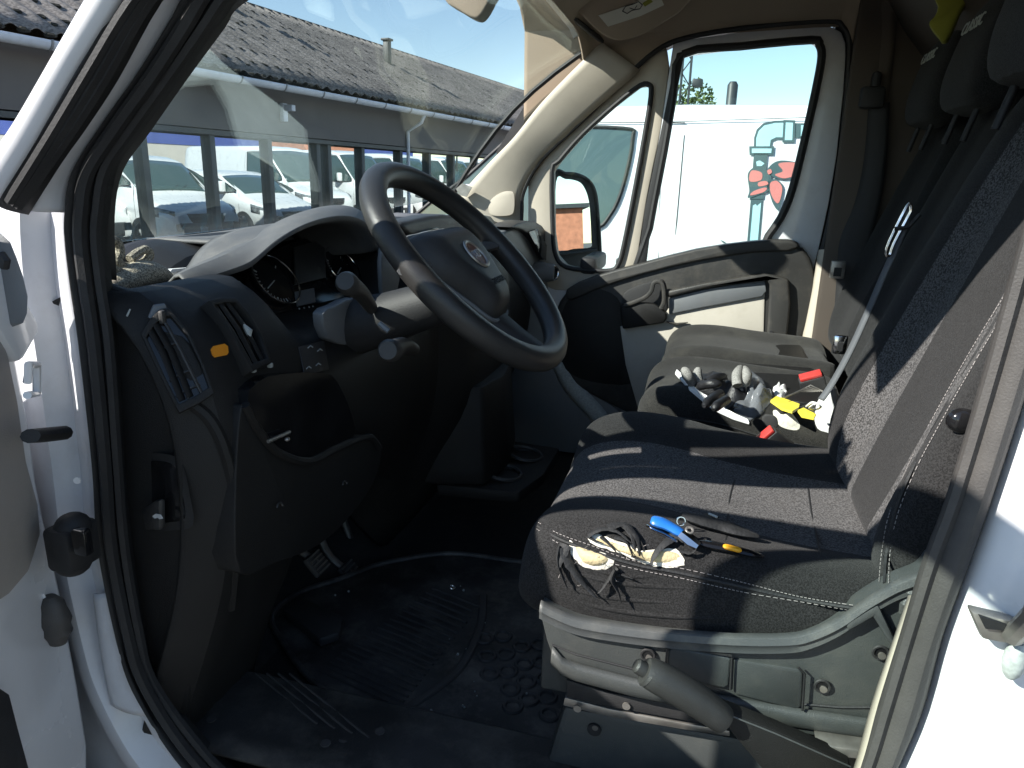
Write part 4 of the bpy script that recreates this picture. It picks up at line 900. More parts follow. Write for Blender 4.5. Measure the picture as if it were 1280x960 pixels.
m_ = MB(); m_.prism(px([(622,296),(640,286),(654,284),(664,296),(676,320),(682,332),(676,338),(650,334),(634,316)], X=-.50, n=2), (-.06,0,0)); part(m_, 'passenger_tray', 'greyplastic', DB, bevel=.010, seg=3)
m_ = MB(); m_.prism(px([(640,284),(660,276),(678,282),(694,310),(690,330),(682,328),(668,302),(654,288)], X=-.485, n=2), (-.06,0,0)); pv_ = part(m_, 'passenger_vent', 'dash2', DB, bevel=.008, seg=3)
m_ = MB(); m_.prism(px([(660,290),(671,286),(688,316),(684,327),(676,322)], X=-.482), (.003,0,0)); part(m_, 'vent_opening', 'gloss', DB, bevel=.002)
c = P(693,341,X=-.44); m_ = MB(); m_.tube([c+Vector((-.09,0,-.01)), c+Vector((-.04,0,0)), c], [.034,.032,.024], 20); ev = part(m_, 'side_demister_vent', 'greyplastic', DB)
m_ = MB(); m_.torus(c, (1,-.45,.1), .020, .003, 24, 6); part(m_, 'demister_ring', 'chrome', DB)
m_ = MB(); m_.disc(c+Vector((-.003,0,0)), (1,-.45,.1), .018, .002, 20); part(m_, 'demister_core', 'gloss', DB)
# lower centre console with cup holder, side kick panel
m_ = MB(); rg = []
for z, s in ((1.16,.9),(1.05,.95),(.97,1.0),(.93,1.0)):
    rg.append([Vector((-.56+x*s, .90+y*s, z)) for x, y in ((-.1,-.16),(.02,-.15),(.12,-.12),(.14,0),(.12,.14),(.02,.17),(-.1,.17))])
cn_ = part(MB().loft(rg), 'centre_console', 'dash', bevel=.01)
for i, (x, y) in enumerate(((-.42,.86),(-.40,.99))):
    c = Vector((x,y,.935)); m_ = MB(); m_.torus(c, (.15,0,1), .042, .005, 28, 6); m_.tube([c-Vector((0,0,.05)), c], [.032,.04], 20, caps=False); part(m_, 'cup_holder', 'dash2', cn_)
m_ = MB(); m_.prism([(-.55,.76,.928),(-.36,.78,.928),(-.33,.9,.928),(-.33,1.08,.928),(-.55,1.1,.928)], (0,0,-.03)); part(m_, 'console_shelf', 'dash', cn_, bevel=.008)
m_ = MB(); m_.prism([(-.74,1.488,.76),(-.74,1.488,1.30),(-.47,1.488,1.30),(-.43,1.488,1.05),(-.20,1.488,.90),(-.17,1.488,.76)], (0,-.014,0)); part(m_, 'kick_panel', 'greyplastic', bevel=.005)
m_ = MB(); m_.grid(band([(688,452,706,452),(706,488,724,478),(736,522,752,508),(756,552,772,536)], 1.47, 1.47, .008, 3, 4)); part(m_, 'kick_panel_edge', 'printgrey', solid=.004)
# gear lever
m_ = MB(); a = P(586,310,X=-.44); m_.tube([Vector((-.52,a.y,1.36)), a-Vector((0,0,.01))], .009, 8); gl_ = part(m_, 'gear_lever', 'rubber')
m_ = MB(); m_.ell(a, (.022,.022,.026), n=14, m=10); part(m_, 'gear_knob', 'gloss', gl_)

# ================================================================ steering wheel
WC = Vector((-.352,.402,1.470)); WN = Vector((.70,-.02,.71)).normalized(); R_ = .184
wy = Vector((0,1,0)); wy = (wy-WN*wy.dot(WN)).normalized(); wx = WN.cross(wy)   # wx points up the wheel
def WP(x, y, h=0): return P(x, y, pl=(WC+WN*h, WN))
stw = part(MB().torus(WC, WN, R_, .0195, 96, 14), 'steering_wheel', 'gloss')
stw.data.materials[0] = MT['wheelskin'] if 'wheelskin' in MT else mat('wheel_skin', (.030,.029,.028), .36, var=.25, bump=.4, bs=800, dust=.2, dustcol=(.08,.075,.07))
def dome(outline, h0, h1, steps=6, sc=.55, mb=None):
    c = sum(outline, Vector())/len(outline); rg = []
    for i in range(steps+1):
        u = i/steps; k = 1-(1-sc)*(1-math.cos(u*PI/2)); h = h0+(h1-h0)*math.sin(u*PI/2)
        rg.append([c+(p-c)*k+WN*h for p in outline])
    return (mb or MB()).loft(rg)
pad = cr([WC+wx*a+wy*b for a,b in ((.075,-.095),(.082,-.03),(.082,.03),(.075,.095),(.02,.098),(-.045,.062),(-.085,.038),(-.092,0),(-.085,-.038),(-.045,-.062),(.02,-.098))], 5, True)
ab = part(dome(pad, -.035, .018, 7, .5), 'airbag_cover', 'dash2', stw)
m_ = MB(); m_.tube([p+WN*-.020 for p in pad]+[pad[0]+WN*-.020], .0035, 6); part(m_, 'cover_trim', 'greyplastic', stw)
for sx in (-1, 1):
    m_ = MB(); q = [WC+wx*.045+wy*sx*.085-WN*.030, WC+wx*.035+wy*sx*.13-WN*.022, WC+wx*.025+wy*sx*.17-WN*.008, WC+wx*.02+wy*sx*.196]
    m_.tube(cr(q,5), [.026-.010*i/15 for i in range(16)], 10, flat=.45); part(m_, 'spoke', 'dashtop', stw)
m_ = MB(); m_.tube(cr([WC-wx*.07-WN*.03, WC-wx*.12-WN*.022, WC-wx*.17-WN*.01, WC-wx*.196], 5), [.034-.010*i/15 for i in range(16)], 10, flat=.4); part(m_, 'spoke', 'dash2', stw)
bc = WC+wx*.006+WN*.0185
m_ = MB(); m_.torus(bc, WN, .024, .0028, 36, 8); part(m_, 'badge_ring', 'steel', stw)
m_ = MB(); m_.disc(bc-WN*.004, WN, .0235, .004, 32); bd = part(m_, 'wheel_badge', 'gloss', stw); bd.data.materials[0] = mat('dark_red_enamel', (.16,.03,.03), .25, coat=.8)
m_ = MB(); m_.text('FIAT', .017, bc+WN*.0012, -wy, wx, .0006); part(m_, 'badge_letters', 'chrome', stw)
m_ = MB(); m_.text('AIRBAG', .015, WC-wx*.046+WN*.0186, -wy, wx, .0006); part(m_, 'cover_letters', 'rubber', stw)
# column shroud, stalks, ignition
m_ = MB(); m_.tube([WC-WN*.035, WC-WN*.09, WC-WN*.16+Vector((-.03,0,.02)), WC-WN*.26+Vector((-.03,0,.07))], [.030,.036,.042,.048], 18); sc_ = part(m_, 'column_shroud', 'rubber')
def stalk(a, b, k, tipn):
    m_ = MB(); m_.tube(cr([a, a.lerp(b,.5)+Vector((0,0,.006)), b], 5), [.010,.0105,.011,.0115,.012,.0125,.013,.0135,.014,.0145,.015], 12); s = part(m_, 'column_stalk', 'dash2')
    d = (b-a).normalized(); m_ = MB(); m_.tube([b-d*.004, b+d*.012, b+d*.020], [.0155,.0155,.012], 18); part(m_, 'stalk_knob', 'dash2', s)
    m_ = MB(); m_.torus(b+d*.019, d, .008, .0008, 16, 6); part(m_, 'stalk_ring', 'greyplastic', s)
stalk(Vector((-.50,.36,1.40)), P(436,356,Y=.235), 0, 0)
stalk(Vector((-.43,.36,1.34)), P(489,438,Y=.215), 0, 0)
m_ = MB(); m_.tube([P(474,404,Y=.24), P(486,414,Y=.24)], .004, 8); part(m_, 'stalk_switch', 'greyplastic')


# ================================================================ pedals and floor
for nm, q, w_, h_, X in (('clutch_pedal',(396,704),.05,.045,-.70),('brake_pedal',(438,716),.055,.05,-.70),('accelerator_pedal',(468,702),.045,.10,-.70)):
    c = P(*q, X=X); R = Matrix.Rotation(math.radians(-40), 3, 'Y')
    m_ = MB(); m_.box(c, (.012,w_,h_), R); pe = part(m_, nm, 'greyrub', bevel=.005)
    m_ = MB()
    for i in range(5): m_.box(c+R@Vector((.007,0,-h_*.4+h_*.8*i/4)), (.004,w_*.8,h_*.07), R)
    part(m_, 'pedal_ribs', 'steel', pe)
    m_ = MB(); m_.tube(cr([c, c+Vector((-.06,0,.05)), c+Vector((-.10,.0,.20))], 4), .008, 8); part(m_, 'pedal_arm', 'steel', pe)
m_ = MB(); m_.prism(px([(352,760),(384,748),(430,770),(424,790),(400,798)], Z=.80), (0,0,-.02)); part(m_, 'foot_rest', 'dash2', bevel=.005)
# ribbed sill step between jamb and mat
rows = []
for x in [-.90+1.16*i/30 for i in range(31)]:
    rows.append([Vector((x, y, z + (.003 if (j%2) else 0))) for j,(y,z) in enumerate([(.02,.838),(.05,.842),(.07,.843),(.09,.843),(.11,.843),(.13,.843),(.15,.842),(.17,.84),(.185,.83),(.20,.80),(.215,.765)])])
part(MB().grid(rows), 'sill_step', 'sillrub', solid=.006)
m_ = MB()
for i in range(4): m_.tube([P(320+i*14,842-i*0,Z=.847)+Vector((0,.0,0)), P(396+i*22,905+i*6,Z=.847)], .002, 5)
part(m_, 'sill_rib', 'greyrub')
for q in ((407,930),(475,915),(264,900),(430,925)):
    m_ = MB(); m_.disc(P(*q, Z=.846), (0,0,1), .007, .002, 12); part(m_, 'sill_screw', 'greyrub')
# floor mat
zf = .766
mo = [(352,800),(340,770),(372,742),(430,722),(480,704),(560,692),(630,700),(690,712),(720,760),(735,860),(735,960),(700,1000),(640,965),(560,926),(500,905),(440,880),(390,850)]
m_ = MB(); m_.prism(px(mo, Z=zf, n=4), (0,0,-.010)); fm = m_.build('floor_mat', 'mat_rubber', bevel=.003)
tag(fm, 'black rubber floor mat with ribs and round studs in the driver footwell', 'floor mat')
WLOC['floor_mat'] = fm.location.copy()
def fpart(mb, n, m, **k): return mb.build(n, m, fm, **k)
m_ = MB(); b0 = cr(px(mo, Z=zf+.002), 4, True); m_.tube(b0+[b0[0]], .006, 8); fpart(m_, 'raised_edge', 'mat_rubber')
m_ = MB()
for i in range(20):
    a = P(398+i*7.5, 838-i*5.4, Z=zf+.001); b = P(500+i*5.2, 884-i*6.6, Z=zf+.001); m_.tube([a, a.lerp(b,.5)+Vector((0,0,.001)), b], .0028, 6)
fpart(m_, 'ribs', 'greyrub')
m_ = MB(); m_.tube(cr(px([(604,744),(602,775),(592,805),(572,838),(540,864),(508,886)], Z=zf+.001), 5), .009, 8, flat=.5); m_.tube(cr(px([(508,886),(560,900),(610,912),(660,928),(700,940)], Z=zf+.001), 5), .007, 8); fpart(m_, 'divider_rib', 'greyrub')
k_ = 0
for i in range(5):
    for j in range(4):
        a = 606+j*23+i*3-(3-i)*0; b = 790+i*22+j*5+(0 if j%2 else 8)
        if a+ (b-790)*.0 < 600 or (a < 625 and b > 860) or b > 895: continue
        m_ = MB(); m_.torus(P(a,b,Z=zf+.001), (0,0,1), .0145, .0038, 20, 6); fpart(m_, 'round_stud', 'greyrub')
m_ = MB(); m_.torus(P(565,734,Z=zf+.006), (.3,.1,1), .006, .0018, 20, 8); tag(m_.build('metal_ring', 'chrome'), 'tiny pale ring lying on the dark cab floor by the pedals', 'ring')
m_ = MB()
for i in range(26):
    q = P(random.uniform(300,690), random.uniform(720,930), Z=zf+.004); m_.ell(q, (random.uniform(.001,.003),)*3, n=5, m=4)
tag(m_.build('grit', 'printgrey'), 'small bits of dirt scattered over the floor mat', 'dirt', kind='stuff')
# ================================================================ seats
def ringyz(y0, y1, zt, zb, bol, valley, edge=.0):
    """closed section across a cushion: near side, bolsters, valley, far side"""
    w_ = y1-y0
    pts = [(y0+.03,zb),(y0+.004,zb+.015),(y0-.004,(zb*.5+zt*.5)-.005),(y0,zt-.035-edge),(y0+.012,zt-.012),(y0+.035,zt),(y0+bol*.65,zt-.002),(y0+bol*.95,zt-.010),(y0+bol*1.2,zt-valley)]
    r = pts + [(y0+w_*.35,zt-valley*1.05),(y0+w_*.5,zt-valley)]+[(y0+w_*.65,zt-valley*1.05)]
    r += [(y0+y1-a, b) for a, b in reversed(pts)]
    return r
def cushion(name, y0, y1, st, m, parent, mats_mid, bol=.10, valley=.02, midrange=None):
    rings = []
    for x, zt, zb, k in st:
        rr = ringyz(y0+k, y1-k, zt, zb, bol*(1 if k < .02 else .8), valley)
        rings.append([Vector((x,a,b)) for a,b in rr])
    mb = MB(); n = len(rings[0]); mb.grid(rings, 0, True); nf = len(mb.f)
    if mats_mid:
        for i in range(nf):
            j = i % n; ri = i // n
            if 8 <= j <= 11 and (midrange is None or midrange[0] <= ri < midrange[1]): mb.m[i] = 1
    o = 0
    mb.f.append(list(range(n-1,-1,-1))); mb.m.append(0); o2 = len(mb.v)-n; mb.f.append(list(range(o2,o2+n))); mb.m.append(0)
    return part(mb, name, [m, mats_mid or m], parent, sub=2)
DS = part(MB(), 'driver_seat', 'base') if False else None
# seat base shell is the seat's own root mesh
top_c = [(676,756),(700,768),(734,779),(820,791),(917,798),(985,798),(1015,792),(1050,776),(1085,752),(1120,732),(1152,719),(1170,700),(1200,690)]
bot_c = [(1200,960),(1090,934),(1000,917),(900,897),(800,874),(735,856),(706,848),(692,826),(683,800),(677,775)]
YS = .085
side = cr([P(a,b,Y=YS) for a,b in top_c], 4)+[P(a,b,Y=YS) for a,b in bot_c]
m_ = MB(); m_.prism(side, (0,.03,0)); m_.box((.04,.36,1.02),(.40,.46,.12)); DS = part(m_, 'driver_seat', 'base', bevel=.006, seg=3, bang=50)
m_ = MB(); c1 = cr([P(a,b,Y=YS-.004) for a,b in top_c], 4); 
m_.grid([[p+Vector((0,0,.006)) , p+Vector((0,-.005,.003)), p+Vector((0,-.007,-.003)), p+Vector((0,-.004,-.008)), p+Vector((0,-.0045,-.014)), p+Vector((0,.002,-.018))] for p in c1]); part(m_, 'shell_lip', 'basehi', DS, solid=.003)
m_ = MB(); m_.grid([[P(a,b,Y=YS-.002)+Vector((0,-d*.006,k)) for d,k in ((0,.012),(.7,.005),(.8,-.002),(.5,-.009),(0,-.012))] for a,b in ((690,818),(702,832),(722,840),(790,858),(880,876),(980,894),(1090,910),(1150,920))]); part(m_, 'shell_lower_roll', 'base', DS, solid=.003)
m_ = MB(); m_.tube([P(a,b,Y=YS-.001) for a,b in ((690,806),(720,818),(795,837))], .0012, 5); part(m_, 'shell_groove', 'rubber', DS)
m_ = MB(); m_.tube([P(a,b,Y=YS-.001) for a,b in ((1004,880),(1050,884),(1092,884))], .0015, 5); part(m_, 'shell_groove', 'rubber', DS)
m_ = MB(); m_.prism(px([(834,812),(842,809),(914,822),(915,826),(912,858),(906,862),(838,848),(832,842)], Y=YS-.006), (0,.012,0)); part(m_, 'shell_pocket', 'base', DS, bevel=.004, seg=3)
m_ = MB(); m_.prism(px([(917,824),(998,836),(1004,842),(1002,884),(996,888),(916,868)], Y=YS-.004), (0,.008,0)); part(m_, 'shell_pocket', 'base', DS, bevel=.003, seg=2)
for pts in (((831,845),(834,811),(842,807),(915,820)),((915,822),(913,862)),((998,834),(1006,842),(1003,888))):
    m_ = MB(); m_.tube([P(a,b,Y=YS-.0075) for a,b in pts], .0014, 5); part(m_, 'pocket_seam', 'rubber', DS)
for a,b in ((810,819),(1101,816),(1028,858)):
    c = P(a,b,Y=YS-.003); m_ = MB(); m_.torus(c, (0,-1,0), .0075, .0016, 20, 6); sh = part(m_, 'fixing_hole', 'rubber', DS)
    m_ = MB(); m_.disc(c+Vector((0,.002,0)), (0,-1,0), .0072, .002, 16); part(m_, 'hole_shadow', 'gloss', DS)
    m_ = MB(); m_.disc(c+Vector((.0015,0,-.003)), (0,-1,0), .004, .0015, 12); part(m_, 'hole_crescent', 'steel', DS)  # steel disc set low, standing for the bright crescent of light
m_ = MB(); m_.prism(px([(1056,778),(1098,756),(1112,786),(1122,806),(1118,812),(1104,792),(1092,772),(1060,790)], Y=YS-.012), (0,.014,0)); part(m_, 'recliner_ridge', 'basehi', DS, bevel=.004)
for a,b in ((1132,752),(1126,766)):
    m_ = MB(); m_.tube([P(a,b,Y=YS-.004), P(a+6,b-12,Y=YS-.006), P(a+8,b-22,Y=YS-.004)], [.002,.006,.002], 8); part(m_, 'pressed_rib', 'basehi', DS)
# slide rail and pedestal
m_ = MB(); m_.prism(px([(708,850),(760,866),(860,884),(960,902),(1086,924),(1086,942),(960,920),(860,902),(760,884),(708,872)], Y=.10), (0,.03,0)); rl = part(m_, 'slide_rail', 'rubber', DS, bevel=.002)
m_ = MB(); m_.prism(px([(706,872),(760,886),(860,905),(912,914),(912,921),(860,913),(760,896),(704,882)], Y=.105), (0,.06,0)); part(m_, 'rail_flange', 'steel', DS, bevel=.001)
m_ = MB(); m_.prism(px([(1020,930),(1090,940),(1096,952),(1024,944)], Y=.06), (0,.03,0)); part(m_, 'rail_end', 'steel', DS, bevel=.002)
for a,b in ((722,885),(783,882)):
    m_ = MB(); m_.disc(P(a,b,Y=.099), (0,-1,0), .005, .002, 12); part(m_, 'rail_bolt', 'steel', DS)
m_ = MB(); m_.prism(px([(704,884),(800,902),(912,922),(1090,950),(1090,1100),(640,1100),(668,1000),(690,930)], Y=.13), (0,.42,0)); pdz = part(m_, 'seat_pedestal', 'base', DS, bevel=.008)
m_ = MB(); m_.disc(P(743,911,Y=.129), (0,-1,0), .009, .003, 16); part(m_, 'pedestal_cap', 'rubber', DS)
m_ = MB(); m_.disc(P(744,909,Y=.1275), (0,-1,0), .004, .002, 10); part(m_, 'pedestal_bolt', 'steel', DS)
# handbrake
m_ = MB(); A_ = P(806,838,Y=.015); B2 = P(905,900,Y=.03); C_ = P(1060,972,Y=.05); 
dd_ = (B2-A_).normalized(); hbp = cr([A_, A_.lerp(B2,.35)+Vector((0,0,.003)), A_.lerp(B2,.7)+Vector((0,0,.003)), B2], 4)
m_.tube(hbp, [.014,.0165,.0172,.0175,.0178,.018,.018,.0178,.0175,.0172,.0165,.016,.0145], 14); hb = part(m_, 'handbrake_lever', 'dash2')
m_ = MB(); m_.tube([A_-dd_*.012, A_-dd_*.010, A_+dd_*.002], [.006,.008,.008], 12); part(m_, 'handbrake_button', 'dash2', hb)
m_ = MB(); m_.torus(A_+dd_*.004, dd_, .013, .003, 20, 6); part(m_, 'grip_collar', 'dash2', hb)
m_ = MB(); m_.prism([B2+Vector((-.01,0,.014)), B2.lerp(C_,.4)+Vector((0,0,.016)), C_+Vector((0,0,.018)), C_+Vector((0,0,-.05)), B2.lerp(C_,.4)+Vector((0,0,-.045)), B2+Vector((.01,0,-.016))], (0,.02,0)); part(m_, 'brake_arm', 'dash', hb, bevel=.003)
m_ = MB(); m_.tube([B2+Vector((0,-.002,.010)), B2.lerp(C_,.4)+Vector((0,-.002,.014)), C_+Vector((0,-.002,.016))], .001, 5); part(m_, 'brake_arm_edge', 'basehi', hb)

# cushion
st = [(-.196,1.125,1.085,.045),(-.193,1.160,1.075,.025),(-.178,1.190,1.07,.012),(-.150,1.207,1.065,.004),(-.10,1.217,1.06,0),(-.04,1.215,1.055,0),(.02,1.205,1.05,0),(.021,1.203,1.05,0),(.08,1.195,1.05,0),(.14,1.188,1.05,0),(.20,1.186,1.06,0),(.255,1.184,1.08,0),(.27,1.17,1.09,.02)]
dc = cushion('seat_cushion', .098, .60, st, 'fabric', DS, 'fabgrey', .11, .024)
def on_seat(x, y, X, z): return P(x,y,Z=z)
# backrest
bd_ = Vector((.245,0,.97)).normalized(); bf = Vector((-.97,0,.245)).normalized()   # up the back, out of its face
def back(name, y0, y1, X0, Z0, H, thick, bol, bulge, parent, m, mm, tilt=.245, taper=.05, inner=None, ke=(5,6,9,10)):
    up_ = Vector((tilt,0,1)).normalized(); fr_ = Vector((-1,0,tilt)).normalized(); rings = []
    S_ = [(0,.05,.0),(.02,.03,.2),(.06,.015,.6),(.14,0,1.05),(.28,-.004,1.0),(.42,-.004,.9),(.56,0,.8),(.70,.008,.7),(.82,.02,.6),(.91,.038,.45),(.97,.065,.3),(1.0,.10,.15)]
    for u, k, b in S_:
        a0, a1 = y0+k+taper*u*u*.5, y1-k-taper*u*u*.5; w_ = a1-a0; th = thick*(1-.35*u)*(1 if .01 < u < .95 else .55)
        f = [(0,0),(-.003,th*.5),(.006,th*.8+bulge*b*.5),(.03,th+bulge*b*.9),(bol*.55,th+bulge*b),(bol*.85,th+bulge*b*.75),(bol*1.15,th+bulge*.15*b),(w_*.36,th+.003),(w_*.5,th+.005)]
        ring = [(a0+p, q) for p, q in f]+[(a1-p, q) for p, q in reversed(f[:-1])]
        o = Vector((X0,0,Z0))+up_*(H*u)
        rings.append([o+Vector((0,a,0))+fr_*q for a, q in ring])
    mb = MB(); n = len(rings[0]); mb.grid(rings, 0, True); nf = len(mb.f)
    for i in range(nf):
        if (i % n) in ke: mb.m[i] = 1
    mb.f.append(list(range(n-1,-1,-1))); mb.m.append(0); o2 = len(mb.v)-n; mb.f.append(list(range(o2,o2+n))); mb.m.append(0)
    return part(mb, name, [m, mm], parent, sub=2), up_, fr_
db, bu, bf = back('backrest', .10, .62, .332, 1.115, .70, .11, .12, .045, DS, 'fabric', 'fabgrey', tilt=.25)
# seams and stitching
def stitch(pts, parent, r=.00045, dash=.004, name='stitching', n=8, m='thread'):
    c = cr(pts, n); m_ = MB(); acc = 0; 
    for a, b in zip(c, c[1:]):
        L = (b-a).length; k = max(1, int(L/dash)); 
        for i in range(k): m_.tube([a.lerp(b, i/k), a.lerp(b, (i+.62)/k)], r, 4)
    o = part(m_, name, m, parent); o['kind'] = 'stuff'; del o['kind']; return o
yS = .092
bpy.context.view_layer.update()
SN = snap([dc, db, DS])
def sl(pts, lift=.0015): return [q for q in (SN(a,b,lift) for a,b in pts) if q is not None]
stitch(sl([(674,654),(700,668),(740,682),(790,700),(850,710),(920,726),(1000,746),(1076,758)]), DS)
stitch(sl([(672,662),(700,680),(740,697),(800,712),(850,722),(930,740),(1000,752),(1062,764)]), DS)
m_ = MB(); m_.tube(cr(sl([(673,658),(700,674),(740,689),(795,706),(850,716),(925,733),(1000,749),(1070,761)], .0005), 5), .0022, 6); part(m_, 'piping', 'shred', DS)
m_ = MB(); m_.tube(cr(sl([(918,600),(912,622),(910,645),(908,668),(906,690)], -.0003), 5), .0014, 5); part(m_, 'seam', 'shred', DS)
m_ = MB(); m_.tube(cr(sl([(1010,610),(1014,640),(1019,662),(1025,690),(1030,716)], -.0003), 5), .0014, 5); part(m_, 'seam', 'shred', DS)
stitch(sl([(1100,728),(1104,690),(1114,640),(1140,575),(1180,500),(1220,430),(1262,362)]), DS)
stitch(sl([(1112,730),(1114,690),(1124,642),(1150,580),(1188,510),(1228,440),(1268,374)]), DS)
m_ = MB(); m_.tube(cr(sl([(1106,729),(1109,690),(1119,641),(1145,578),(1184,505),(1224,435),(1265,368)], .0004), 5), .002, 5); part(m_, 'piping', 'shred', DS)
for f_ in ([(684,700),(720,716),(770,728),(830,734),(880,736)],[(682,722),(730,740),(790,750),(850,754)],[(690,740),(740,757),(800,767),(870,772),(930,770)],[(720,706),(770,718),(820,722)]):
    q = sl(f_, -.0012)
    if len(q) > 2: m_ = MB(); c_ = cr(q,5); m_.tube(c_, [.0005+.0030*math.sin(PI*(i+.5)/len(c_)) for i in range(len(c_))], 8); part(m_, 'fabric_fold', 'fabric', DS)
# recliner knob
kk = SN(1206,527,.004) or P(1206,527,Y=.09); m_ = MB(); m_.ell(kk, (.015,.010,.013), n=14, m=8); part(m_, 'recliner_knob', 'gloss', DS)
# torn corner: exposed foam, ragged cloth
def patch(name, pts, m, lift=.003, parent=None, n=4, jit=.0012):
    c = cr([Vector((a,b,0)) for a,b in pts], n, True); cen = sum(c, Vector())/len(c)
    rings = []
    for k in (1.0,.85,.6,.3,.05):
        rg = []
        for i, q in enumerate(c):
            p = cen+(q-cen)*k; 
            if k == 1.0: p = p+Vector((random.uniform(-1,1), random.uniform(-1,1), 0))*1.1
            w = SN(p.x, p.y, .0008+lift*(1-k**3)) or P(p.x,p.y,Y=.095)
            rg.append(w)
        rings.append(rg)
    return part(MB().loft(rings, True), name, m, parent or DS)
patch('exposed_foam', [(712,676),(722,684),(740,688),(760,694),(768,700),(762,710),(742,712),(724,704),(714,692)], 'foamedge', .002)
patch('exposed_foam', [(718,682),(734,686),(752,692),(762,698),(756,706),(740,707),(726,700)], 'foam', .006)
patch('exposed_foam', [(735,673),(745,668),(765,674),(790,682),(806,690),(822,690),(840,686),(852,694),(855,706),(838,709),(812,706),(790,698),(765,688),(742,680)], 'foamedge', .002)
patch('exposed_foam', [(742,673),(760,676),(788,686),(806,694),(826,692),(844,690),(850,698),(836,704),(810,702),(786,694),(760,684)], 'foam', .006)
def ribbon(pts, w, name='torn_strip', lift=(.004,.010), m='shred'):
    q = [SN(a,b, lift[0]+(lift[1]-lift[0])*i/(len(pts)-1)) or P(a,b,Y=.09) for i,(a,b) in enumerate(pts)]
    c = cr(q, 4); rr = [w*(1-.85*(i/(len(c)-1))**1.3)*random.uniform(.75,1.15) for i in range(len(c))]
    m_ = MB(); m_.tube(c, rr, 6, flat=.35); return part(m_, name, m, DS)
for pts, w in (([(702,682),(700,700),(706,718),(712,730)],.0075),([(706,684),(714,704),(728,722),(748,742)],.0085),([(708,680),(704,694),(702,706)],.009),
  ([(772,708),(764,718),(754,732),(749,736)],.004),([(770,710),(766,722),(774,736),(778,748)],.0075),([(778,716),(786,718),(792,719)],.003),
  ([(736,670),(752,664),(772,668),(790,682)],.006),([(760,662),(780,660),(796,676),(800,694)],.008),([(778,658),(790,672),(794,690)],.006),([(846,672),(830,682),(818,694),(814,704)],.0075),
  ([(838,670),(846,676),(852,684)],.006),([(770,672),(784,680),(792,696)],.005),([(752,672),(764,682),(772,690)],.004),([(736,672),(744,676),(756,680)],.004),([(850,690),(862,694),(868,690)],.005),([(790,694),(800,698),(808,700)],.004)):
    ribbon(pts, w)
m_ = MB()
for i in range(14):
    a = random.choice([(random.uniform(738,850), random.uniform(676,708)), (random.uniform(714,766), random.uniform(680,710)), (random.uniform(700,770), random.uniform(706,730))])
    d = (random.uniform(-9,9), random.uniform(-5,8)); q = [SN(a[0]+d[0]*t, a[1]+d[1]*t, .004+.004*math.sin(t*3)) for t in (0,.5,1)]
    if None not in q: m_.tube(q, .0003, 3)
part(m_, 'loose_threads', 'thread', DS)
# headrests
def headrest(c, w_, h, d, tilt, parent, txt, col='fabric'):
    R = Matrix.Rotation(math.radians(tilt), 3, 'Y'); m_ = MB(); rg = []
    for i in range(11):
        u = -1+2*i/10; k = (1-abs(u)**3.2*.45)
        rg.append([Vector(c)+R@Vector((d/2*k*math.copysign(abs(math.cos(a))**.6, math.cos(a)), w_/2*(1-abs(u)**3.5*.30)*math.copysign(abs(math.sin(a))**.55, math.sin(a)), h/2*u)) for a in [2*PI*j/20 for j in range(20)]])
    m_.loft(rg); hr_ = part(m_, 'headrest', col, parent, sub=1)
    m_ = MB()
    for s in (-1,1): 
        pst = MB(); pst.tube([Vector(c)+R@Vector((.0,s*w_*.22,-h*.5+.01)), Vector(c)+R@Vector((.0,s*w_*.22,-h*.5-.05))], .005, 10); part(pst, 'headrest_post', 'rubber', parent)
    fx = R@Vector((-1,0,0)); uz = R@Vector((0,0,1))
    m_ = MB(); m_.text(txt, .030, Vector(c)+fx*(d/2+.0022)+uz*(h*.18), (0,-1,0), uz, .0008); part(m_, 'headrest_lettering', 'printgrey', parent)
    return hr_
headrest((.375,.40,1.83), .27, .22, .10, 14, DS, 'CLASSIC')
m_ = MB(); m_.tube(cr([P(1045,603,Y=.56), P(1030,590,Y=.60), P(1060,575,Y=.62)],4), .008, 8); part(m_, 'recliner_bar', 'steel', DS)
# ---------------------------------------------------------------- passenger bench
m_ = MB(); m_.box((.10,1.09,.98),(.34,.66,.42)); BS = part(m_, 'passenger_bench', 'dash', bevel=.02)
st2 = [(-.118,1.13,1.09,.05),(-.116,1.165,1.075,.028),(-.10,1.192,1.06,.012),(-.07,1.207,1.05,.004),(-.02,1.214,1.05,0),(.05,1.212,1.05,0),(.10,1.206,1.05,0),(.16,1.203,1.05,0),(.22,1.20,1.05,0),(.28,1.198,1.06,0),(.30,1.18,1.08,.02)]
c2 = cushion('middle_cushion', .745, 1.085, [(x,z-.004,b,k) for x,z,b,k in st2], 'fabold', BS, 'fabold', .07, .014)
c3 = cushion('outer_cushion', 1.095, 1.455, [(x+.02,z+.006,b,k) for x,z,b,k in st2], 'fabold', BS, 'fabold', .08, .018)
b2, _, _ = back('middle_backrest', .745, 1.08, .40, 1.16, .70, .095, .07, .022, BS, 'fabric', 'fabric', tilt=.26)
b3, _, _ = back('outer_backrest', 1.10, 1.44, .415, 1.16, .70, .095, .07, .030, BS, 'fabric', 'fabric', tilt=.26)
headrest((.435,.87,1.825), .25, .20, .095, 14, BS, 'CLASSIC')
headrest((.450,1.21,1.825), .25, .20, .095, 14, BS, 'CLASSIC')
bpy.context.view_layer.update()
SB = snap([c2, c3, b2, b3])
def sb(pts, lift=.0015): return [q for q in (SB(a,b,lift) for a,b in pts) if q is not None]
m_ = MB(); m_.tube(cr(sb([(944,478),(946,492),(944,506)], .0004), 4), .002, 5); part(m_, 'seam', 'shred', BS)
m_ = MB(); q_ = sb([(800,512),(850,522),(900,530),(950,545),(1000,556),(1040,562)], .0006); 
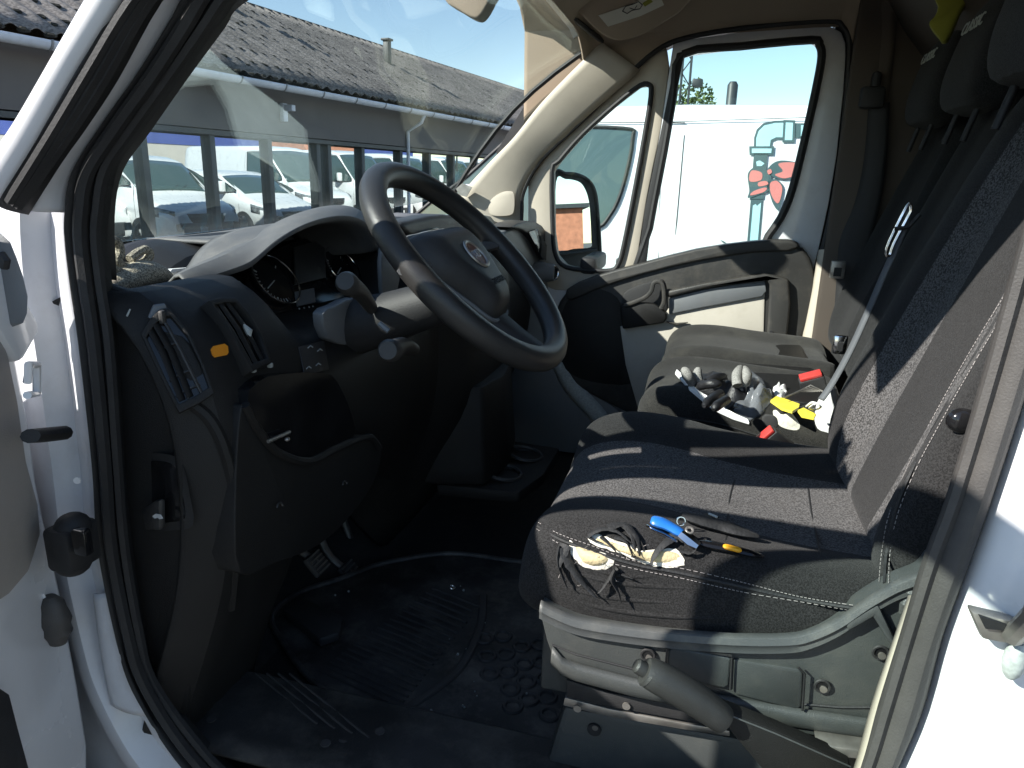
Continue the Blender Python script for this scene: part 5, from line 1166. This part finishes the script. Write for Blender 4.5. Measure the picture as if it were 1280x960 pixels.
if len(q_) > 2: m_.tube(cr(q_,4), .002, 5); part(m_, 'seam', 'shred', BS)
# belts and buckles
def buckle(q, Y, ang, sz=(.05,.022,.06), par=None):
    c = P(*q, Y=Y); R = Matrix.Rotation(math.radians(ang), 3, 'Y') @ Matrix.Rotation(math.radians(20), 3, 'X')
    m_ = MB(); m_.box(c, sz, R); b_ = part(m_, 'belt_buckle', 'rubber', BS, bevel=.004)
    m_ = MB(); m_.box(c+R@Vector((0,0,sz[2]/2+.003)), (sz[0]*.86, sz[1]*.8, .008), R); part(m_, 'buckle_button', 'red', BS, bevel=.002)
    m_ = MB(); m_.tube([c-R@Vector((0,0,sz[2]/2)), c-R@Vector((0,0,sz[2]/2+.05))], .008, 8, flat=.5); part(m_, 'buckle_stem', 'rubber', BS)
buckle((1018,488), .90, -22, (.050,.026,.072))
buckle((970,556), .665, -50, (.045,.024,.058))
m_ = MB(); m_.box(P(1004,572,Y=.66), (.026,.02,.018), Matrix.Rotation(.6,3,'Y')); part(m_, 'belt_latch', 'red', BS, bevel=.003)
# grey belt webbing across the middle backrest with a bright tongue
bl = [(1138,262),(1124,300),(1104,345),(1084,392),(1062,440),(1040,480),(1026,500)]
rows = [[P(a-3.5,b-1.5,Y=.70), P(a+3.5,b+1.5,Y=.69)] for a,b in bl]
part(MB().grid([cr([r[k] for r in rows],4) for k in (0,1)]), 'seat_belt', 'beltgrey', solid=.002)
m_ = MB(); q = [P(a,b,Y=.685) for a,b in ((1139,257),(1134,258),(1112,302),(1108,318),(1113,318),(1118,304),(1139,264))]; m_.tube(cr(q,3)+[q[0]], .0028, 6); part(m_, 'belt_tongue', 'chrome')
m_ = MB(); m_.tube([P(1150,268,Y=.68),P(1136,284,Y=.68),P(1118,286,Y=.683)], .0035, 6); part(m_, 'belt_stop', 'rubber')
m_ = MB(); m_.box(P(1050,431,Y=.72), (.024,.008,.034)); part(m_, 'belt_tongue', 'chrome', bevel=.003)
m_ = MB(); m_.box(P(1050,433,Y=.712), (.009,.004,.016)); part(m_, 'tongue_slot', 'rubber')
# ================================================================ loose things
G2 = 'clutter on the middle seat'
def item(mb, name, m, label, cat, **k): return tag(mb.build(name, m, **k), label, cat)
# --- utility knife on the driver seat: blue handle, steel head
kn = thing('folding_knife', SN.drop((.0,.2,0)) if False else (SN(845,672,.0) or P(845,672,Y=.15)), 'blue folding utility knife with a steel head beside the tear in the driver seat', 'knife')
def kp(mb, n, m, **k): return mb.build(n, m, kn, **k)
q = [SN(a,b,.010) for a,b in ((812,658),(830,664),(850,674))]
m_ = MB(); m_.tube(cr(q,5), [.006,.0085,.0095,.010,.010,.0095,.009,.0085,.0085,.008,.007], 10, flat=.6); kp(m_, 'handle', 'blue')
q = [SN(a,b,.006) for a,b in ((807,661),(826,670),(846,680))]; m_ = MB(); m_.tube(q, [.003,.005,.003], 6, flat=.4); kp(m_, 'spare_blade', 'chrome')
q = [SN(a,b,.010) for a,b in ((850,674),(862,682),(870,688))]; m_ = MB(); m_.tube(q, [.009,.010,.006], 6, flat=.6); kp(m_, 'blade_head', 'chrome')
m_ = MB(); m_.torus(SN(848,662,.012), (.3,-1,.3), .005, .001, 16, 6); kp(m_, 'ring', 'chrome')
m_ = MB(); m_.torus(SN(858,674,.014), (.2,-.6,1), .004, .0015, 12, 6); kp(m_, 'pivot', 'steel')
c_ = thing('snap_off_cutter', SN(912,690,.0), 'thin black cutter with an amber slider lying behind the blue knife', 'cutter')
q = [SN(a,b,.006) for a,b in ((872,682),(892,686),(914,691),(938,697),(954,701))]; m_ = MB(); m_.tube(cr(q,4), [.004,.006,.007,.0075,.0075,.0075,.0075,.0075,.0075,.007,.007,.0065,.006,.005,.004,.003,.001], 8, flat=.5); m_.build('body', 'gloss', c_)
q = [SN(a,b,.011) for a,b in ((901,690),(913,693),(924,696))]; m_ = MB(); m_.tube(cr(q,4), [.002,.004,.0045,.0045,.0045,.0045,.0045,.004,.002], 8, flat=.6); m_.build('slider', 'amber', c_)
# black cloth glove lying in shade behind the knife
q = [SN(a,b,.008) for a,b in ((850,652),(872,658),(896,664),(920,672),(946,678)) ]
m_ = MB(); m_.tube(cr(q,5), [.004+.010*math.sin(PI*min(1,(i+2)/22)) for i in range(21)], 10, flat=.45); m_.tube([SN(a,b,.008) for a,b in ((896,664),(914,664),(934,672))], [.008,.006,.003], 8, flat=.6); m_.tube([SN(a,b,.008) for a,b in ((872,658),(884,652),(896,654))], [.008,.006,.003], 8, flat=.6)
bg_ = m_.build('pouch', 'shred'); tag(bg_, 'crumpled black cloth pouch in the shade behind the blue knife', 'pouch')
m_ = MB(); m_.tube([SN(880,659,.018), SN(892,664,.018)], .0016, 5); WLOC['pouch'] = bg_.location.copy(); m_.build('tag', 'printgrey', bg_)
# --- clutter on the middle seat
def blob(mb, pts, lift, r0, amp=.3, n=10, surf=SB, seed=0):
    """crumpled lump over a photo outline, resting on the seat"""
    c = cr([Vector((a,b,0)) for a,b in pts], 3, True); cen = sum(c, Vector())/len(c); rings = []
    for k, h in ((1.0,.0006),(.97,lift*.45),(.82,lift*.8),(.55,lift),(.28,lift*1.05),(.05,lift)):
        rg = []
        for q in c:
            p = cen+(q-cen)*k; w = surf(p.x, p.y, .0006) or P(p.x,p.y,Z=1.2)
            hh = h*(1+amp*2.2*noise.noise(Vector((w.x*r0, w.y*r0, seed)))) if h > .001 else h
            rg.append(w+Vector((0,0,max(.0006,hh))))
        rings.append(rg)
    mb.loft(rings); return mb
item(blob(MB(), [(1024,503),(1040,498),(1046,508),(1047,545),(1034,541),(1022,536),(1018,520)], .035, 60, .5), 'crumpled_tissue', 'rag', 'crumpled white tissue against the driver backrest at the end of the clutter', 'tissue')
item(MB().prism(px([(963,503),(970,498),(983,502),(999,508),(998,512),(990,517),(977,513)], pl=(Vector((.2,.92,1.213)), Vector((-.05,-.08,1)).normalized())), (0,0,.005)), 'yellow_packet', 'yellow', 'yellow plastic packet lying flat on the middle seat, the larger of two', 'packet')
item(MB().prism(px([(997,515),(1004,512),(1020,520),(1017,525),(1002,522)], pl=(Vector((.22,.88,1.212)), Vector((.06,-.05,1)).normalized())), (0,0,.004)), 'yellow_packet', 'yellow', 'small yellow plastic offcut beside the larger yellow packet', 'packet')
tg = item(blob(MB(), [(966,515),(978,521),(992,523),(1000,532),(996,538),(982,536),(972,530)], .010, 60, .4), 'cork_disc', 'foamedge', 'crumpled cream paper cup below the yellow packets', 'paper cup')
item(blob(MB(), [(952,524),(962,522),(972,528),(970,534),(958,533)], .010, 60, .3), 'dark_lid', 'dash2', 'small dark round lid beside the cream paper cup', 'lid')
item(blob(MB(), [(942,462),(952,460),(962,476),(960,482),(948,484),(938,480)], .02, 70, .5), 'white_wrapper', 'rag', 'small white wrapper standing behind the yellow packet', 'wrapper') if False else None
item(blob(MB(), [(966,488),(976,484),(984,492),(980,499),(968,497)], .012, 90, .6), 'white_wrapper', 'rag', 'small crumpled white wrapper behind the yellow packet', 'wrapper')
m_ = MB(); 
for i in range(5):
    a = P(980+i*4, 497-i*1.4, Z=1.212); b = P(1016+i*3, 489-i*1.0+i, Z=1.220); m_.tube([a, a.lerp(b,.5)+Vector((0,0,.006+.002*i)), b], .0016, 5)
item(m_, 'cable', 'steel', 'thin grey cable coiled between the yellow packet and the red buckle', 'cable')
m_ = MB(); m_.tube(cr([P(a,b,Z=z) for a,b,z in ((1008,508,1.21),(1016,503,1.23),(1026,508,1.225),(1020,512,1.21),(1012,510,1.22),(1018,505,1.235))],4), .002, 6); item(m_, 'white_string', 'rag', 'knotted white string beside the crumpled tissue', 'string')
# gloves: grey knit fingers standing out of black dipped palms
def glove(name, label, palm, fingers, m1, m2, cuff=None):
    c = P(*palm[0], Z=1.215); t = thing(name, (c.x, c.y, 1.205), label, 'glove', None)
    m_ = MB(); blob(m_, palm, .020, 45, .45, seed=len(palm)); m_.build('palm', m1, t, sub=1)
    for f in fingers:
        q = cr([P(a,b,Z=z) for a,b,z in f[0]], 4); k = len(q); m_ = MB(); m_.tube(q, [f[1]*(1 if i < k-3 else (.9,.7,.35)[i-k+3]) for i in range(k)], 10); m_.build('finger', f[2] if len(f) > 2 else m2, t)
    if cuff:
        m_ = MB(); blob(m_, cuff, .014, 50, .3, seed=9); m_.build('cuff', m2, t)
    return t
glove('work_glove', 'black dipped work glove with grey fingertips, nearest the dashboard', [(862,476),(880,472),(900,474),(912,480),(914,496),(900,504),(884,500),(868,490)],
  [([(866,478,1.215),(860,470,1.232),(854,460,1.245)],.011),([(874,476,1.22),(872,468,1.232),(873,460,1.242)],.009),([(884,478,1.23),(894,472,1.238),(908,470,1.238)],.009,'gloveblack'),([(876,482,1.23),(888,480,1.24),(902,480,1.242)],.009,'gloveblack')], 'gloveblack', 'glovegrey')
glove('work_glove', 'pale grey work glove with its cuff turned up, beside the clear plastic bag', [(898,486),(914,480),(930,484),(934,496),(928,510),(910,516),(896,508)],
  [([(922,482,1.225),(921,470,1.240),(926,458,1.252)],.010),([(930,480,1.225),(934,470,1.242),(930,459,1.250)],.0095),([(900,492,1.225),(888,500,1.228),(880,508,1.225)],.009,'gloveblack'),([(908,500,1.225),(898,506,1.226),(892,512,1.222)],.009,'gloveblack')], 'gloveblack', 'glovegrey', cuff=[(914,484),(932,474),(934,480),(931,500),(922,498),(910,490)])
# newspaper edge / blue-white sheet the gloves lie on
m_ = MB(); a = [(846,466),(870,488),(894,506),(920,520),(934,526),(936,530),(916,524),(890,512),(862,490),(844,470)]
q = [ (SB(x,y,.004) or P(x,y,Z=1.215)) for x,y in a]; m_.prism(q, (0,0,.004)); item(m_, 'folded_sheet', 'rag', 'thin folded white sheet under the work gloves along the seat edge', 'sheet')
# clear plastic bag
m_ = MB(); blob(m_, [(930,464),(944,470),(958,488),(966,500),(958,512),(952,524),(940,530),(924,526),(914,516),(928,506),(936,490)], .024, 55, .8, seed=3)
item(m_, 'plastic_bag', 'film', 'crumpled clear plastic bag between the gloves and the yellow packets', 'bag', sub=1, ang=15)
# --- on the dash top by the driver pillar: knitted gloves
gl = thing('knitted_glove', P(180,345,X=-.80), 'khaki ribbed knit glove lying on the dash top beside the pillar', 'glove')
bpy.context.view_layer.update()
m_ = MB(); q = cr([P(a,b,X=-.76) for a,b in ((128,362),(150,352),(176,342),(196,344),(212,354))],5); m_.tube(q, [.012+.014*math.sin(PI*i/(len(q)-1)) for i in range(len(q))], 14, flat=.7); m_.build('palm', 'knit', gl)
for nm, pts, X_, r_ in (('cuff', ((126,312),(134,303),(142,300),(148,306),(150,316),(147,326),(156,333),(170,332),(182,326),(187,318),(182,312),(172,316),(162,324)), -.765, .0062),
                       ('cuff', ((126,322),(136,332),(148,340),(166,341),(184,334),(196,338)), -.762, .0075)):
    m_ = MB(); q = cr([P(a,b,X=X_) for a,b in pts],5); m_.tube(q, r_, 8); m_.build(nm, 'knit', gl)
m_ = MB(); m_.ell(P(136,330,X=-.80), (.03,.03,.018), n=14, m=8); m_.build('glove_shade_fill', 'shred', gl)  # dark lump standing for the shaded inside of the cuff
m_ = MB()
for a,b in ((196,346),(206,350)): m_.tube([P(a,b,X=-.765),P(a+9,b-4,X=-.775)], .006, 8)
m_.build('finger', 'knit', gl)
m_ = MB(); m_.prism(px([(205,352),(215,336),(238,334),(226,344),(220,352)], X=-.80), (-.02,0,-.002)); item(m_, 'folded_card', 'rag', 'folded white and dark card on the dash top beside the knitted glove', 'card', bevel=.002)
m_ = MB(); m_.ell(P(229,352,X=-.69), (.014,.016,.016), n=14, m=8); item(m_, 'dash_knob', 'rubber', 'small round black cap where the instrument hood meets the dash', 'cap')
m_ = MB(); m_.prism(px([(606,268),(614,270),(626,284),(627,292),(620,294),(606,282)], X=-.60), (-.03,0,0)); item(m_, 'paper_cup', 'label', 'pale blue-white crumpled paper on the dash top behind the wheel rim', 'paper', bevel=.006)
m_ = MB(); m_.box(Vector((-.80,.92,1.497)), (.12,.20,.008), Matrix.Rotation(.3,3,'Z')); item(m_, 'document_folder', 'rag', 'pale folder lying on the dash top near the windscreen', 'folder')
# yellow vest hanging behind the middle headrest
vs_ = [(1158,-40),(1172,8),(1166,22),(1160,30),(1172,46),(1180,54),(1190,38),(1200,14),(1216,-10),(1216,-40)]
m_ = MB(); m_.prism(px(vs_, Y=1.02, n=2), (.01,.03,0)); item(m_, 'safety_vest', 'vest', 'dull yellow safety vest hanging over the back of the bench', 'vest', bevel=.008)
